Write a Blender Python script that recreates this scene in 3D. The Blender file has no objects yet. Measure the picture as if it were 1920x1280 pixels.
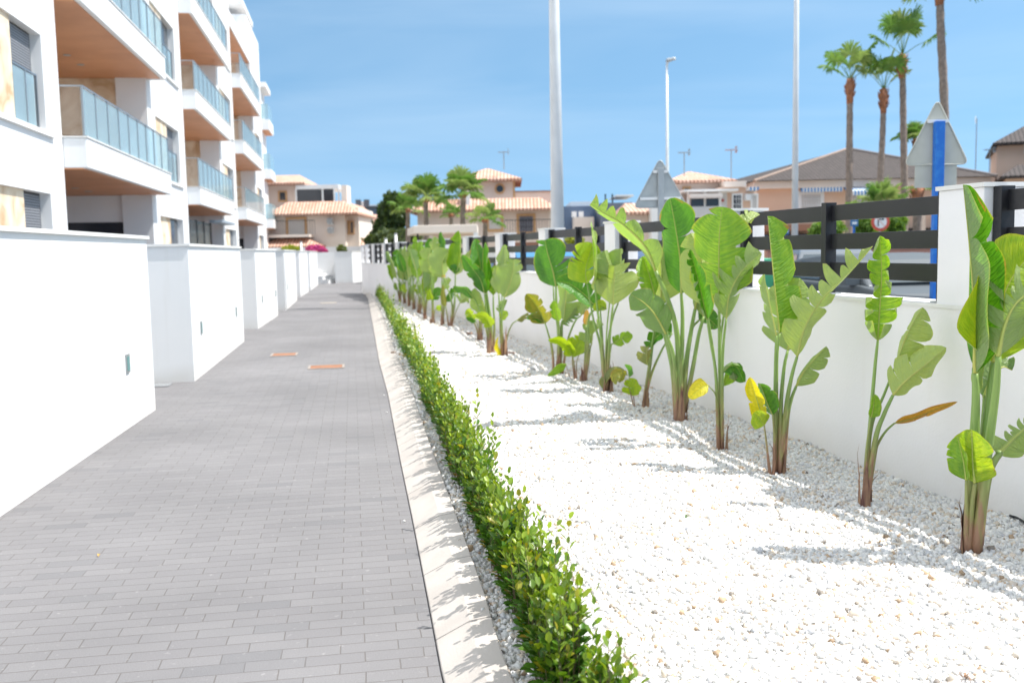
import bpy, math, random
import numpy as np
from mathutils import Vector, Matrix
R = math.radians
random.seed(7)
scn = bpy.context.scene
col = scn.collection
# ------------------------------------------------------------------ camera
F = 1800.0; EYE = 1.45
pitch = math.atan(171 / F); roll = R(1.15)
fw = Vector((0, math.cos(pitch), -math.sin(pitch)))
rt0 = Vector((1, 0, 0)); up0 = rt0.cross(fw)
cr = rt0 * math.cos(roll) - up0 * math.sin(roll)
cu = rt0 * math.sin(roll) + up0 * math.cos(roll)
CAM = Vector((0, 0, EYE))
cam = bpy.data.cameras.new('camera'); co = bpy.data.objects.new('camera', cam); col.objects.link(co)
M_ = Matrix((cr, cu, -fw)).transposed().to_4x4(); M_.translation = CAM
co.matrix_world = M_
cam.sensor_width = 36; cam.lens = 36 * F / 1920; cam.clip_end = 2000; cam.clip_start = 0.05
cam.dof.use_dof = True; cam.dof.focus_distance = 4.3; cam.dof.aperture_fstop = 3.0
scn.camera = co
# ------------------------------------------------------------------ light
SUN_EL, SUN_AZ = 60.5, -3.0        # azimuth from +X towards +Y
sd = Vector((math.cos(R(SUN_EL)) * math.cos(R(SUN_AZ)), math.cos(R(SUN_EL)) * math.sin(R(SUN_AZ)), math.sin(R(SUN_EL))))
sun = bpy.data.lights.new('sun', 'SUN'); sun.energy = 4.3; sun.angle = R(0.53); sun.color = (1, .965, .91)
so = bpy.data.objects.new('sun', sun); col.objects.link(so)
so.rotation_euler = (-sd).to_track_quat('-Z', 'Y').to_euler(); so.location = (20, 0, 30)
w = bpy.data.worlds.new("World"); scn.world = w; w.use_nodes = True
nt = w.node_tree; bg = nt.nodes['Background']
sky = nt.nodes.new('ShaderNodeTexSky'); sky.sky_type = 'NISHITA'; sky.sun_disc = False
sky.sun_elevation = R(SUN_EL); sky.sun_rotation = R(90 - SUN_AZ)
sky.altitude = 10; sky.air_density = 1.0; sky.dust_density = 0.4; sky.ozone_density = 2.6
# thin high cloud veils
tc = nt.nodes.new('ShaderNodeTexCoord'); mp = nt.nodes.new('ShaderNodeMapping'); mp.inputs['Scale'].default_value = (1.2, 1.2, 7)
mp.inputs['Rotation'].default_value = (R(4), R(-3), 0)
nz = nt.nodes.new('ShaderNodeTexNoise'); nz.inputs['Scale'].default_value = 1.7; nz.inputs['Detail'].default_value = 5; nz.inputs['Distortion'].default_value = .6
rp = nt.nodes.new('ShaderNodeValToRGB'); rp.color_ramp.elements[0].position = .42; rp.color_ramp.elements[1].position = .85
rp.color_ramp.elements[1].color = (.26, .26, .26, 1)
mx = nt.nodes.new('ShaderNodeMix'); mx.data_type = 'RGBA'; mx.inputs[7].default_value = (5.6, 6.4, 7.0, 1)
nt.links.new(tc.outputs['Generated'], mp.inputs[0]); nt.links.new(mp.outputs[0], nz.inputs['Vector']); nt.links.new(nz.outputs[0], rp.inputs[0])
# look a little higher into the sky than the ray points, so the rim of the sky stays clear blue instead of washed out
sx = nt.nodes.new('ShaderNodeSeparateXYZ'); cx = nt.nodes.new('ShaderNodeCombineXYZ'); mr = nt.nodes.new('ShaderNodeMapRange')
mr.inputs[1].default_value = 0; mr.inputs[2].default_value = 1; mr.inputs[3].default_value = .27; mr.inputs[4].default_value = 1
nt.links.new(tc.outputs['Generated'], sx.inputs[0]); nt.links.new(sx.outputs[2], mr.inputs[0])
nt.links.new(sx.outputs[0], cx.inputs[0]); nt.links.new(sx.outputs[1], cx.inputs[1]); nt.links.new(mr.outputs[0], cx.inputs[2])
nm = nt.nodes.new('ShaderNodeVectorMath'); nm.operation = 'NORMALIZE'; nt.links.new(cx.outputs[0], nm.inputs[0]); nt.links.new(nm.outputs[0], sky.inputs[0])
tn = nt.nodes.new('ShaderNodeMix'); tn.data_type = 'RGBA'; tn.blend_type = 'MULTIPLY'; tn.inputs[0].default_value = 1; tn.inputs[7].default_value = (1.05, 1.24, 1.13, 1)
nt.links.new(sky.outputs[0], tn.inputs[6]); nt.links.new(rp.outputs[0], mx.inputs[0]); nt.links.new(tn.outputs[2], mx.inputs[6])
# added bright veil high overhead, outside the view, to lift the fill light
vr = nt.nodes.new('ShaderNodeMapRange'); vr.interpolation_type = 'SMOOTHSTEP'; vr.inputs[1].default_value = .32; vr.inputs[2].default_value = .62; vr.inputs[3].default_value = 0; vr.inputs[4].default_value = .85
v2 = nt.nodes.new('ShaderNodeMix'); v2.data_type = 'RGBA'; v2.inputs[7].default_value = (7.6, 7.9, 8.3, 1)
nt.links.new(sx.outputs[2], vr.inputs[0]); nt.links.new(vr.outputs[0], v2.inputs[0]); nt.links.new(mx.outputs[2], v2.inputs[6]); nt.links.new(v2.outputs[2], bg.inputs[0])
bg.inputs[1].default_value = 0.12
vs = scn.view_settings; vs.view_transform = 'Standard'; vs.look = 'None'; vs.exposure = 0.62; vs.gamma = 1
scn.render.engine = 'CYCLES'
try:
    scn.cycles.max_bounces = 10; scn.cycles.diffuse_bounces = 6; scn.cycles.transparent_max_bounces = 12
except Exception: pass

# ------------------------------------------------------------------ helpers
def ray(px, py): return fw + cr * ((px - 960) / F) + cu * ((640 - py) / F)
def G(px, py, z=0.0):
    d = ray(px, py); return CAM + d * ((z - EYE) / d.z)
def AY(px, py, Y):
    d = ray(px, py); return CAM + d * (Y / d.y)

class MB:
    def __init__(s): s.v = []; s.f = []; s.uv = []
    def add(s, vs, fs, uvs=None):
        b = len(s.v); s.v += [tuple(p) for p in vs]
        for i, f in enumerate(fs):
            s.f.append([b + k for k in f]); s.uv.append(uvs[i] if uvs else None)
        return s
    def box(s, x0, x1, y0, y1, z0, z1, T=None):
        p = [Vector((x, y, z)) for z in (z0, z1) for x, y in ((x0, y0), (x1, y0), (x1, y1), (x0, y1))]
        if T: p = [T(q) for q in p]
        s.add(p, [(3, 2, 1, 0), (4, 5, 6, 7), (0, 1, 5, 4), (1, 2, 6, 5), (2, 3, 7, 6), (3, 0, 4, 7)])
        return s
    def tube(s, pts, rad, n=8, cap=True):
        pts = [Vector(p) for p in pts]; m = len(pts)
        if not hasattr(rad, '__len__'): rad = [rad] * m
        a = None; vs = []
        for i, p in enumerate(pts):
            t = (pts[min(i + 1, m - 1)] - pts[max(i - 1, 0)]).normalized()
            if a is None: a = t.orthogonal().normalized()
            a = (a - t * a.dot(t))
            a = a.normalized() if a.length > 1e-6 else t.orthogonal().normalized()
            b = t.cross(a)
            for k in range(n):
                g = 2 * math.pi * k / n; vs.append(p + (a * math.cos(g) + b * math.sin(g)) * rad[i])
        fs = [(i * n + k, i * n + (k + 1) % n, (i + 1) * n + (k + 1) % n, (i + 1) * n + k) for i in range(m - 1) for k in range(n)]
        if cap: fs += [tuple(range(n))[::-1], tuple((m - 1) * n + k for k in range(n))]
        s.add(vs, fs); return s
    def build(s, name, mat, parent=None, smooth=False, bevel=0, loc=None):
        me = bpy.data.meshes.new(name)
        vs_ = s.v
        if loc is not None: vs_ = [(a - loc[0], b - loc[1], c - loc[2]) for a, b, c in vs_]
        me.from_pydata(vs_, [], s.f)
        if any(u is not None for u in s.uv):
            ul = me.uv_layers.new(name='UVMap'); k = 0
            for f, u in zip(s.f, s.uv):
                for j in range(len(f)):
                    ul.data[k].uv = u[j] if u else (0, 0); k += 1
        me.materials.append(mat)
        if smooth: me.polygons.foreach_set('use_smooth', [True] * len(me.polygons))
        o = bpy.data.objects.new(name, me); col.objects.link(o)
        if parent is not None:
            o.parent = parent
            if loc is None:
                o.matrix_parent_inverse = parent.matrix_basis.inverted()
        elif loc is not None: o.location = loc
        if bevel:
            b = o.modifiers.new('bevel', 'BEVEL'); b.width = bevel; b.segments = 2; b.limit_method = 'ANGLE'
        return o
def tag(o, label=None, cat=None, group=None, kind=None):
    if label: o['label'] = label
    if cat: o['category'] = cat
    if group: o['group'] = group
    if kind: o['kind'] = kind
    return o
def empty(name, loc, label, cat, group=None):
    o = bpy.data.objects.new(name, None); col.objects.link(o); o.location = loc; o.empty_display_size = .2
    return tag(o, label, cat, group)
def npmesh(name, V, Fc, mat, parent=None, attr=None, smooth=False, uv=None):
    """V (n,3) array, Fc (m,k) array of equal sized faces"""
    me = bpy.data.meshes.new(name); n, m, k = len(V), len(Fc), Fc.shape[1]
    me.vertices.add(n); me.vertices.foreach_set('co', np.asarray(V, np.float32).ravel())
    me.loops.add(m * k); me.loops.foreach_set('vertex_index', np.asarray(Fc, np.int32).ravel())
    me.polygons.add(m); me.polygons.foreach_set('loop_start', np.arange(0, m * k, k, dtype=np.int32))
    try: me.polygons.foreach_set('loop_total', np.full(m, k, np.int32))
    except Exception: pass
    if smooth: me.polygons.foreach_set('use_smooth', np.ones(m, bool))
    me.update(calc_edges=True); me.validate()
    if attr is not None:
        a = me.color_attributes.new('tint', 'FLOAT_COLOR', 'POINT'); c = np.ones((n, 4), np.float32); c[:, :3] = attr
        a.data.foreach_set('color', c.ravel())
    me.materials.append(mat)
    o = bpy.data.objects.new(name, me); col.objects.link(o)
    if parent is not None:
        o.parent = parent; o.matrix_parent_inverse = parent.matrix_basis.inverted()
    return o

# ------------------------------------------------------------------ materials
def mat(name, c=(.8, .8, .8), rough=.7, spec=.5, metal=0, var=0, vscale=3, c2=None, bump=0, bscale=40, bdist=.01, ramp=(.35, .65)):
    m = bpy.data.materials.new(name); m.use_nodes = True; t = m.node_tree; b = t.nodes['Principled BSDF']
    b.inputs['Base Color'].default_value = (*c, 1); b.inputs['Roughness'].default_value = rough
    b.inputs['Metallic'].default_value = metal; b.inputs['Specular IOR Level'].default_value = spec
    tcn = t.nodes.new('ShaderNodeTexCoord')
    if c2:
        n = t.nodes.new('ShaderNodeTexNoise'); n.inputs['Scale'].default_value = vscale; n.inputs['Detail'].default_value = 6
        r = t.nodes.new('ShaderNodeValToRGB'); r.color_ramp.elements[0].position, r.color_ramp.elements[1].position = ramp
        r.color_ramp.elements[0].color = (*c, 1); r.color_ramp.elements[1].color = (*c2, 1)
        t.links.new(tcn.outputs['Object'], n.inputs['Vector']); t.links.new(n.outputs[0], r.inputs[0]); t.links.new(r.outputs[0], b.inputs['Base Color'])
    if bump:
        n = t.nodes.new('ShaderNodeTexNoise'); n.inputs['Scale'].default_value = bscale; n.inputs['Detail'].default_value = 4
        bp = t.nodes.new('ShaderNodeBump'); bp.inputs['Strength'].default_value = bump; bp.inputs['Distance'].default_value = bdist
        t.links.new(tcn.outputs['Object'], n.inputs['Vector']); t.links.new(n.outputs[0], bp.inputs['Height']); t.links.new(bp.outputs[0], b.inputs['Normal'])
    return m
white = mat('white_render', (.80, .80, .80), .85, .2, c2=(.76, .765, .77), vscale=.9, bump=.25, bscale=90, bdist=.004)
wallwhite = mat('white_wall_paint', (.875, .86, .87), .85, .2, c2=(.83, .815, .825), vscale=.7, bump=.3, bscale=60, bdist=.005)
def foot_dirt(m, zc=.10, c=(.62, .52, .38), amt=.55):
    t = m.node_tree; b = t.nodes['Principled BSDF']; lk = b.inputs['Base Color'].links[0].from_socket
    tcn = t.nodes.new('ShaderNodeTexCoord'); sp = t.nodes.new('ShaderNodeSeparateXYZ'); n = t.nodes.new('ShaderNodeTexNoise'); n.inputs['Scale'].default_value = 2.2; n.inputs['Detail'].default_value = 8
    t.links.new(tcn.outputs['Object'], sp.inputs[0]); t.links.new(tcn.outputs['Object'], n.inputs['Vector'])
    a = t.nodes.new('ShaderNodeMath'); a.operation = 'MULTIPLY_ADD'; a.inputs[1].default_value = -.34; t.links.new(n.outputs[0], a.inputs[0]); t.links.new(sp.outputs[2], a.inputs[2])
    r = t.nodes.new('ShaderNodeMapRange'); r.inputs[1].default_value = zc - .20; r.inputs[2].default_value = zc + .02; r.inputs[3].default_value = amt; r.inputs[4].default_value = 0; t.links.new(a.outputs[0], r.inputs[0])
    # faint vertical rain streaks
    mp_ = t.nodes.new('ShaderNodeMapping'); mp_.inputs['Scale'].default_value = (5, 5, .35); n2 = t.nodes.new('ShaderNodeTexNoise'); n2.inputs['Scale'].default_value = 2; n2.inputs['Detail'].default_value = 5
    t.links.new(tcn.outputs['Object'], mp_.inputs[0]); t.links.new(mp_.outputs[0], n2.inputs['Vector'])
    r2 = t.nodes.new('ShaderNodeMapRange'); r2.inputs[1].default_value = .56; r2.inputs[2].default_value = .8; r2.inputs[3].default_value = 0; r2.inputs[4].default_value = .16; t.links.new(n2.outputs[0], r2.inputs[0])
    mx_ = t.nodes.new('ShaderNodeMath'); mx_.operation = 'MAXIMUM'; t.links.new(r.outputs[0], mx_.inputs[0]); t.links.new(r2.outputs[0], mx_.inputs[1])
    q = t.nodes.new('ShaderNodeMix'); q.data_type = 'RGBA'; q.inputs[7].default_value = (*c, 1); t.links.new(mx_.outputs[0], q.inputs[0]); t.links.new(lk, q.inputs[6]); t.links.new(q.outputs[2], b.inputs['Base Color'])
foot_dirt(wallwhite, .12, (.70, .66, .60), .4); foot_dirt(white, .02, (.58, .55, .50), .4)
coping = mat('coping', (.78, .77, .75), .6, .4, c2=(.72, .71, .69), vscale=8)
black = mat('black_aluminium', (.014, .014, .017), .42, .45, c2=(.020, .020, .024), vscale=3)
greymetal = mat('grey_metal', (.42, .44, .45), .45, .5, .6, c2=(.36, .38, .39), vscale=8)
railmetal = mat('rail_metal', (.36, .38, .4), .35, .5, .7)
whitemetal = mat('white_metal', (.78, .79, .8), .35, .5, c2=(.7, .71, .72), vscale=2)
darkglass = mat('dark_glass', (.03, .035, .045), .12, .6)
soffitwood = mat('soffit_wood', (.60, .27, .13), .5, .4, c2=(.52, .225, .105), vscale=1.2)
shutter = bpy.data.materials.new('shutter')
def stripes_mat(m, ca, cb, freq, axis='Z', rough=.6, coord='Object', bump=.4, ramp=(.3, .6)):
    m.use_nodes = True; t = m.node_tree; b = t.nodes['Principled BSDF']; b.inputs['Roughness'].default_value = rough
    tcn = t.nodes.new('ShaderNodeTexCoord'); wv = t.nodes.new('ShaderNodeTexWave'); wv.bands_direction = axis; wv.inputs['Scale'].default_value = freq
    wv.wave_profile = 'SIN'; r = t.nodes.new('ShaderNodeValToRGB'); r.color_ramp.elements[0].color = (*ca, 1); r.color_ramp.elements[1].color = (*cb, 1)
    r.color_ramp.elements[0].position, r.color_ramp.elements[1].position = ramp
    t.links.new(tcn.outputs[coord], wv.inputs[0]); t.links.new(wv.outputs[0], r.inputs[0]); t.links.new(r.outputs[0], b.inputs['Base Color'])
    if bump:
        bp = t.nodes.new('ShaderNodeBump'); bp.inputs['Strength'].default_value = bump; bp.inputs['Distance'].default_value = .01
        t.links.new(wv.outputs[0], bp.inputs['Height']); t.links.new(bp.outputs[0], b.inputs['Normal'])
    return m
stripes_mat(shutter, (.09, .095, .11), (.24, .25, .27), 6.5)
whiteshutter = stripes_mat(bpy.data.materials.new('white_shutter'), (.5, .48, .46), (.7, .68, .66), 6)
awning = stripes_mat(bpy.data.materials.new('awning_cloth'), (.03, .2, .5), (.75, .75, .75), 1.6, 'X', bump=0, ramp=(.49, .51))
# pale blue guard glass
def glass_mat(name, c, alpha, tint=(.80, .93, .96)):
    m = bpy.data.materials.new(name); m.use_nodes = True; t = m.node_tree; b = t.nodes['Principled BSDF']
    b.inputs['Base Color'].default_value = (*c, 1); b.inputs['Roughness'].default_value = .12
    tr = t.nodes.new('ShaderNodeBsdfTransparent'); tr.inputs[0].default_value = (*tint, 1)
    ms = t.nodes.new('ShaderNodeMixShader'); ms.inputs[0].default_value = alpha
    t.links.new(tr.outputs[0], ms.inputs[1]); t.links.new(b.outputs[0], ms.inputs[2]); t.links.new(ms.outputs[0], t.nodes['Material Output'].inputs[0])
    return m
guardglass = glass_mat('guard_glass', (.48, .60, .65), .48)
# stone cladding
def stone_mat():
    m = bpy.data.materials.new('stone_cladding'); m.use_nodes = True; t = m.node_tree; b = t.nodes['Principled BSDF']; b.inputs['Roughness'].default_value = .8
    tcn = t.nodes.new('ShaderNodeTexCoord'); mpn = t.nodes.new('ShaderNodeMapping'); mpn.inputs['Rotation'].default_value = (R(90), 0, R(0)); 
    br = t.nodes.new('ShaderNodeTexNoise'); br.inputs['Scale'].default_value = 1.3; br.inputs['Detail'].default_value = 8; br.inputs['Distortion'].default_value = 1.2
    r = t.nodes.new('ShaderNodeValToRGB'); e = r.color_ramp.elements; e[0].position = .33; e[0].color = (.56, .38, .22, 1); e[1].position = .62; e[1].color = (.85, .74, .59, 1)
    e2 = e.new(.48); e2.color = (.77, .62, .45, 1)
    t.links.new(tcn.outputs['Object'], br.inputs['Vector']); t.links.new(br.outputs[0], r.inputs[0]); t.links.new(r.outputs[0], b.inputs['Base Color'])
    return m
stone = stone_mat()
def tile_mat(name, ca, cb, cc, pitch_=.22, bumpd=.05):
    m = bpy.data.materials.new(name); m.use_nodes = True; t = m.node_tree; b = t.nodes['Principled BSDF']; b.inputs['Roughness'].default_value = .85
    uv = t.nodes.new('ShaderNodeUVMap'); sep = t.nodes.new('ShaderNodeSeparateXYZ'); t.links.new(uv.outputs[0], sep.inputs[0])
    def math_(op, a, bb=None):
        n = t.nodes.new('ShaderNodeMath'); n.operation = op
        for i, q in enumerate((a, bb)):
            if q is None: continue
            if isinstance(q, (int, float)): n.inputs[i].default_value = q
            else: t.links.new(q, n.inputs[i])
        return n.outputs[0]
    s = math_('ABSOLUTE', math_('SINE', math_('MULTIPLY', sep.outputs[0], math.pi / pitch_)))
    row = math_('FRACT', math_('MULTIPLY', sep.outputs[1], 1 / .36))
    h = math_('ADD', s, math_('MULTIPLY', row, -.35))
    n = t.nodes.new('ShaderNodeTexNoise'); n.inputs['Scale'].default_value = 3.5; n.inputs['Detail'].default_value = 3; t.links.new(uv.outputs[0], n.inputs['Vector'])
    wn = t.nodes.new('ShaderNodeTexWhiteNoise'); wn.noise_dimensions = '2D'
    cmb = t.nodes.new('ShaderNodeCombineXYZ'); t.links.new(math_('FLOOR', math_('MULTIPLY', sep.outputs[0], 1 / pitch_)), cmb.inputs[0]); t.links.new(math_('FLOOR', math_('MULTIPLY', sep.outputs[1], 1 / .36)), cmb.inputs[1])
    t.links.new(cmb.outputs[0], wn.inputs['Vector'])
    mxa = t.nodes.new('ShaderNodeMix'); mxa.data_type = 'RGBA'; t.links.new(wn.outputs[0], mxa.inputs[0]); mxa.inputs[6].default_value = (*ca, 1); mxa.inputs[7].default_value = (*cb, 1)
    r = t.nodes.new('ShaderNodeMapRange'); r.inputs[1].default_value = .0; r.inputs[2].default_value = .45; t.links.new(h, r.inputs[0])
    mxb = t.nodes.new('ShaderNodeMix'); mxb.data_type = 'RGBA'; t.links.new(r.outputs[0], mxb.inputs[0]); mxb.inputs[6].default_value = (*cc, 1); t.links.new(mxa.outputs[2], mxb.inputs[7])
    t.links.new(mxb.outputs[2], b.inputs['Base Color'])
    bp = t.nodes.new('ShaderNodeBump'); bp.inputs['Distance'].default_value = bumpd; bp.inputs['Strength'].default_value = .8; t.links.new(h, bp.inputs['Height']); t.links.new(bp.outputs[0], b.inputs['Normal'])
    return m
tiles = tile_mat('terracotta_tiles', (.60, .34, .24), (.68, .46, .36), (.26, .13, .09))
darktiles = tile_mat('dark_tiles', (.058, .047, .044), (.075, .06, .057), (.03, .025, .023), .25, .03)
salmon = mat('salmon_render', (.74, .53, .41), .9, .2, c2=(.70, .49, .37), vscale=.6)
pinkish = mat('pale_pink_render', (.76, .66, .59), .9, .2, c2=(.72, .61, .54), vscale=.6)
ochre = mat('ochre_trim', (.60, .38, .20), .8, .3, c2=(.54, .33, .17), vscale=5)
cream = mat('cream_render', (.80, .72, .65), .9, .2, c2=(.76, .68, .60), vscale=.6)
bluewall = mat('blue_grey_wall', (.10, .15, .24), .8, .3, c2=(.13, .18, .27), vscale=.5)
asphalt = mat('asphalt', (.09, .09, .09), .9, .3, c2=(.12, .12, .118), vscale=2, bump=.3, bscale=150)
earth = mat('earth', (.38, .33, .27), .95, .1, c2=(.30, .27, .2), vscale=.3)
rust = mat('rusty_steel', (.34, .16, .09), .8, .3, c2=(.24, .12, .07), vscale=9, bump=.3)
bluepaint = mat('blue_paint', (.008, .13, .52), .45, .5, c2=(.03, .22, .6), vscale=14, ramp=(.45, .8))

def paver_mat():
    m = bpy.data.materials.new('grey_pavers'); m.use_nodes = True; t = m.node_tree; b = t.nodes['Principled BSDF']; b.inputs['Roughness'].default_value = .8
    b.inputs['Specular IOR Level'].default_value = .3
    tcn = t.nodes.new('ShaderNodeTexCoord')
    wob = t.nodes.new('ShaderNodeTexNoise'); wob.inputs['Scale'].default_value = 5; wob.inputs['Detail'].default_value = 2
    vm = t.nodes.new('ShaderNodeVectorMath'); vm.operation = 'MULTIPLY_ADD'; vm.inputs[1].default_value = (.008, .008, 0)
    t.links.new(tcn.outputs['Object'], wob.inputs['Vector']); t.links.new(wob.outputs['Color'], vm.inputs[0]); t.links.new(tcn.outputs['Object'], vm.inputs[2])
    br = t.nodes.new('ShaderNodeTexBrick'); br.inputs['Scale'].default_value = 1; br.inputs['Brick Width'].default_value = .212; br.inputs['Row Height'].default_value = .086
    br.inputs['Mortar Size'].default_value = .0028; br.inputs['Mortar Smooth'].default_value = .5; br.inputs['Bias'].default_value = 0; br.offset = .42
    br.inputs['Color1'].default_value = (.174, .169, .174, 1); br.inputs['Color2'].default_value = (.194, .189, .193, 1); br.inputs['Mortar'].default_value = (.135, .125, .120, 1)
    t.links.new(vm.outputs[0], br.inputs['Vector'])
    n = t.nodes.new('ShaderNodeTexNoise'); n.inputs['Scale'].default_value = .55; n.inputs['Detail'].default_value = 6; t.links.new(tcn.outputs['Object'], n.inputs['Vector'])
    r = t.nodes.new('ShaderNodeMapRange'); r.inputs[1].default_value = .3; r.inputs[2].default_value = .7; r.inputs[3].default_value = .86; r.inputs[4].default_value = 1.14; t.links.new(n.outputs[0], r.inputs[0])
    n2 = t.nodes.new('ShaderNodeTexNoise'); n2.inputs['Scale'].default_value = 220; n2.inputs['Detail'].default_value = 3; t.links.new(tcn.outputs['Object'], n2.inputs['Vector'])
    r2 = t.nodes.new('ShaderNodeMapRange'); r2.inputs[1].default_value = .25; r2.inputs[2].default_value = .75; r2.inputs[3].default_value = .84; r2.inputs[4].default_value = 1.16; t.links.new(n2.outputs[0], r2.inputs[0])
    # efflorescence specks
    n3 = t.nodes.new('ShaderNodeTexNoise'); n3.inputs['Scale'].default_value = 30; n3.inputs['Detail'].default_value = 7; t.links.new(tcn.outputs['Object'], n3.inputs['Vector'])
    r3 = t.nodes.new('ShaderNodeMapRange'); r3.inputs[1].default_value = .64; r3.inputs[2].default_value = .75; r3.inputs[3].default_value = 0; r3.inputs[4].default_value = .22; t.links.new(n3.outputs[0], r3.inputs[0])
    mm = t.nodes.new('ShaderNodeMath'); mm.operation = 'MULTIPLY'; t.links.new(r.outputs[0], mm.inputs[0]); t.links.new(r2.outputs[0], mm.inputs[1])
    sc = t.nodes.new('ShaderNodeVectorMath'); sc.operation = 'SCALE'; br2 = t.nodes.new('ShaderNodeTexBrick'); br2.offset = .42
    for nm_, v_ in (('Scale', 1), ('Brick Width', .212), ('Row Height', .086), ('Mortar Size', 0), ('Bias', 0)): br2.inputs[nm_].default_value = v_
    br2.inputs['Color1'].default_value = (0, 0, 0, 1); br2.inputs['Color2'].default_value = (1, 1, 1, 1); t.links.new(vm.outputs[0], br2.inputs['Vector'])
    rb = t.nodes.new('ShaderNodeMapRange'); rb.inputs[1].default_value = .90; rb.inputs[2].default_value = .97; rb.inputs[3].default_value = 0; rb.inputs[4].default_value = .75; t.links.new(br2.outputs['Color'], rb.inputs[0])
    dk = t.nodes.new('ShaderNodeMix'); dk.data_type = 'RGBA'; dk.inputs[7].default_value = (.150, .148, .154, 1); t.links.new(rb.outputs[0], dk.inputs[0]); t.links.new(br.outputs['Color'], dk.inputs[6]); t.links.new(dk.outputs[2], sc.inputs[0]); t.links.new(mm.outputs[0], sc.inputs['Scale'])
    mxx = t.nodes.new('ShaderNodeMix'); mxx.data_type = 'RGBA'; t.links.new(r3.outputs[0], mxx.inputs[0]); t.links.new(sc.outputs[0], mxx.inputs[6]); mxx.inputs[7].default_value = (.5, .48, .47, 1)
    t.links.new(mxx.outputs[2], b.inputs['Base Color'])
    bp = t.nodes.new('ShaderNodeBump'); bp.inputs['Strength'].default_value = .55; bp.inputs['Distance'].default_value = .006; bp.invert = True
    ad = t.nodes.new('ShaderNodeMath'); ad.operation = 'MULTIPLY_ADD'; ad.inputs[1].default_value = -.25; t.links.new(n2.outputs[0], ad.inputs[0]); t.links.new(br.outputs['Fac'], ad.inputs[2])
    t.links.new(ad.outputs[0], bp.inputs['Height']); t.links.new(bp.outputs[0], b.inputs['Normal'])
    return m
pavers = paver_mat()
def gravel_mat():
    m = bpy.data.materials.new('white_marble_bed'); m.use_nodes = True; t = m.node_tree; b = t.nodes['Principled BSDF']; b.inputs['Roughness'].default_value = .8
    tcn = t.nodes.new('ShaderNodeTexCoord'); v = t.nodes.new('ShaderNodeTexVoronoi'); v.inputs['Scale'].default_value = 55; t.links.new(tcn.outputs['Object'], v.inputs['Vector'])
    r = t.nodes.new('ShaderNodeValToRGB'); e = r.color_ramp.elements; e[0].position = 0; e[0].color = (.66, .55, .44, 1); e[1].position = .13; e[1].color = (.74, .72, .69, 1)
    e2 = e.new(.7); e2.color = (.82, .81, .79, 1); e3 = e.new(.06); e3.color = (.72, .62, .5, 1)
    sp = t.nodes.new('ShaderNodeSeparateColor'); t.links.new(v.outputs['Color'], sp.inputs[0]); t.links.new(sp.outputs[0], r.inputs[0]); t.links.new(r.outputs[0], b.inputs['Base Color'])
    bp = t.nodes.new('ShaderNodeBump'); bp.inputs['Strength'].default_value = .9; bp.inputs['Distance'].default_value = .012; bp.invert = True
    t.links.new(v.outputs['Distance'], bp.inputs['Height']); t.links.new(bp.outputs[0], b.inputs['Normal'])
    return m
gravelbed = gravel_mat()
def tint_mat(name, rough=.6, spec=.4, trans=0, noise=0):
    m = bpy.data.materials.new(name); m.use_nodes = True; t = m.node_tree; b = t.nodes['Principled BSDF']; b.inputs['Roughness'].default_value = rough
    b.inputs['Specular IOR Level'].default_value = spec
    a = t.nodes.new('ShaderNodeAttribute'); a.attribute_name = 'tint'; t.links.new(a.outputs['Color'], b.inputs['Base Color'])
    if trans:
        tl = t.nodes.new('ShaderNodeBsdfTranslucent'); ms = t.nodes.new('ShaderNodeMixShader'); ms.inputs[0].default_value = trans
        hs = t.nodes.new('ShaderNodeMix'); hs.data_type = 'RGBA'; hs.blend_type = 'MULTIPLY'; hs.inputs[0].default_value = 1; hs.inputs[7].default_value = (1.9, 1.7, .5, 1)
        t.links.new(a.outputs['Color'], hs.inputs[6]); t.links.new(hs.outputs[2], tl.inputs[0])
        t.links.new(b.outputs[0], ms.inputs[1]); t.links.new(tl.outputs[0], ms.inputs[2]); t.links.new(ms.outputs[0], t.nodes['Material Output'].inputs[0])
    return m
chips = tint_mat('marble_chips', .75, .3)
shrubleaf = tint_mat('shrub_leaves', .38, .5, .3)
farleaf = tint_mat('tree_leaves', .5, .4, .3)

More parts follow.
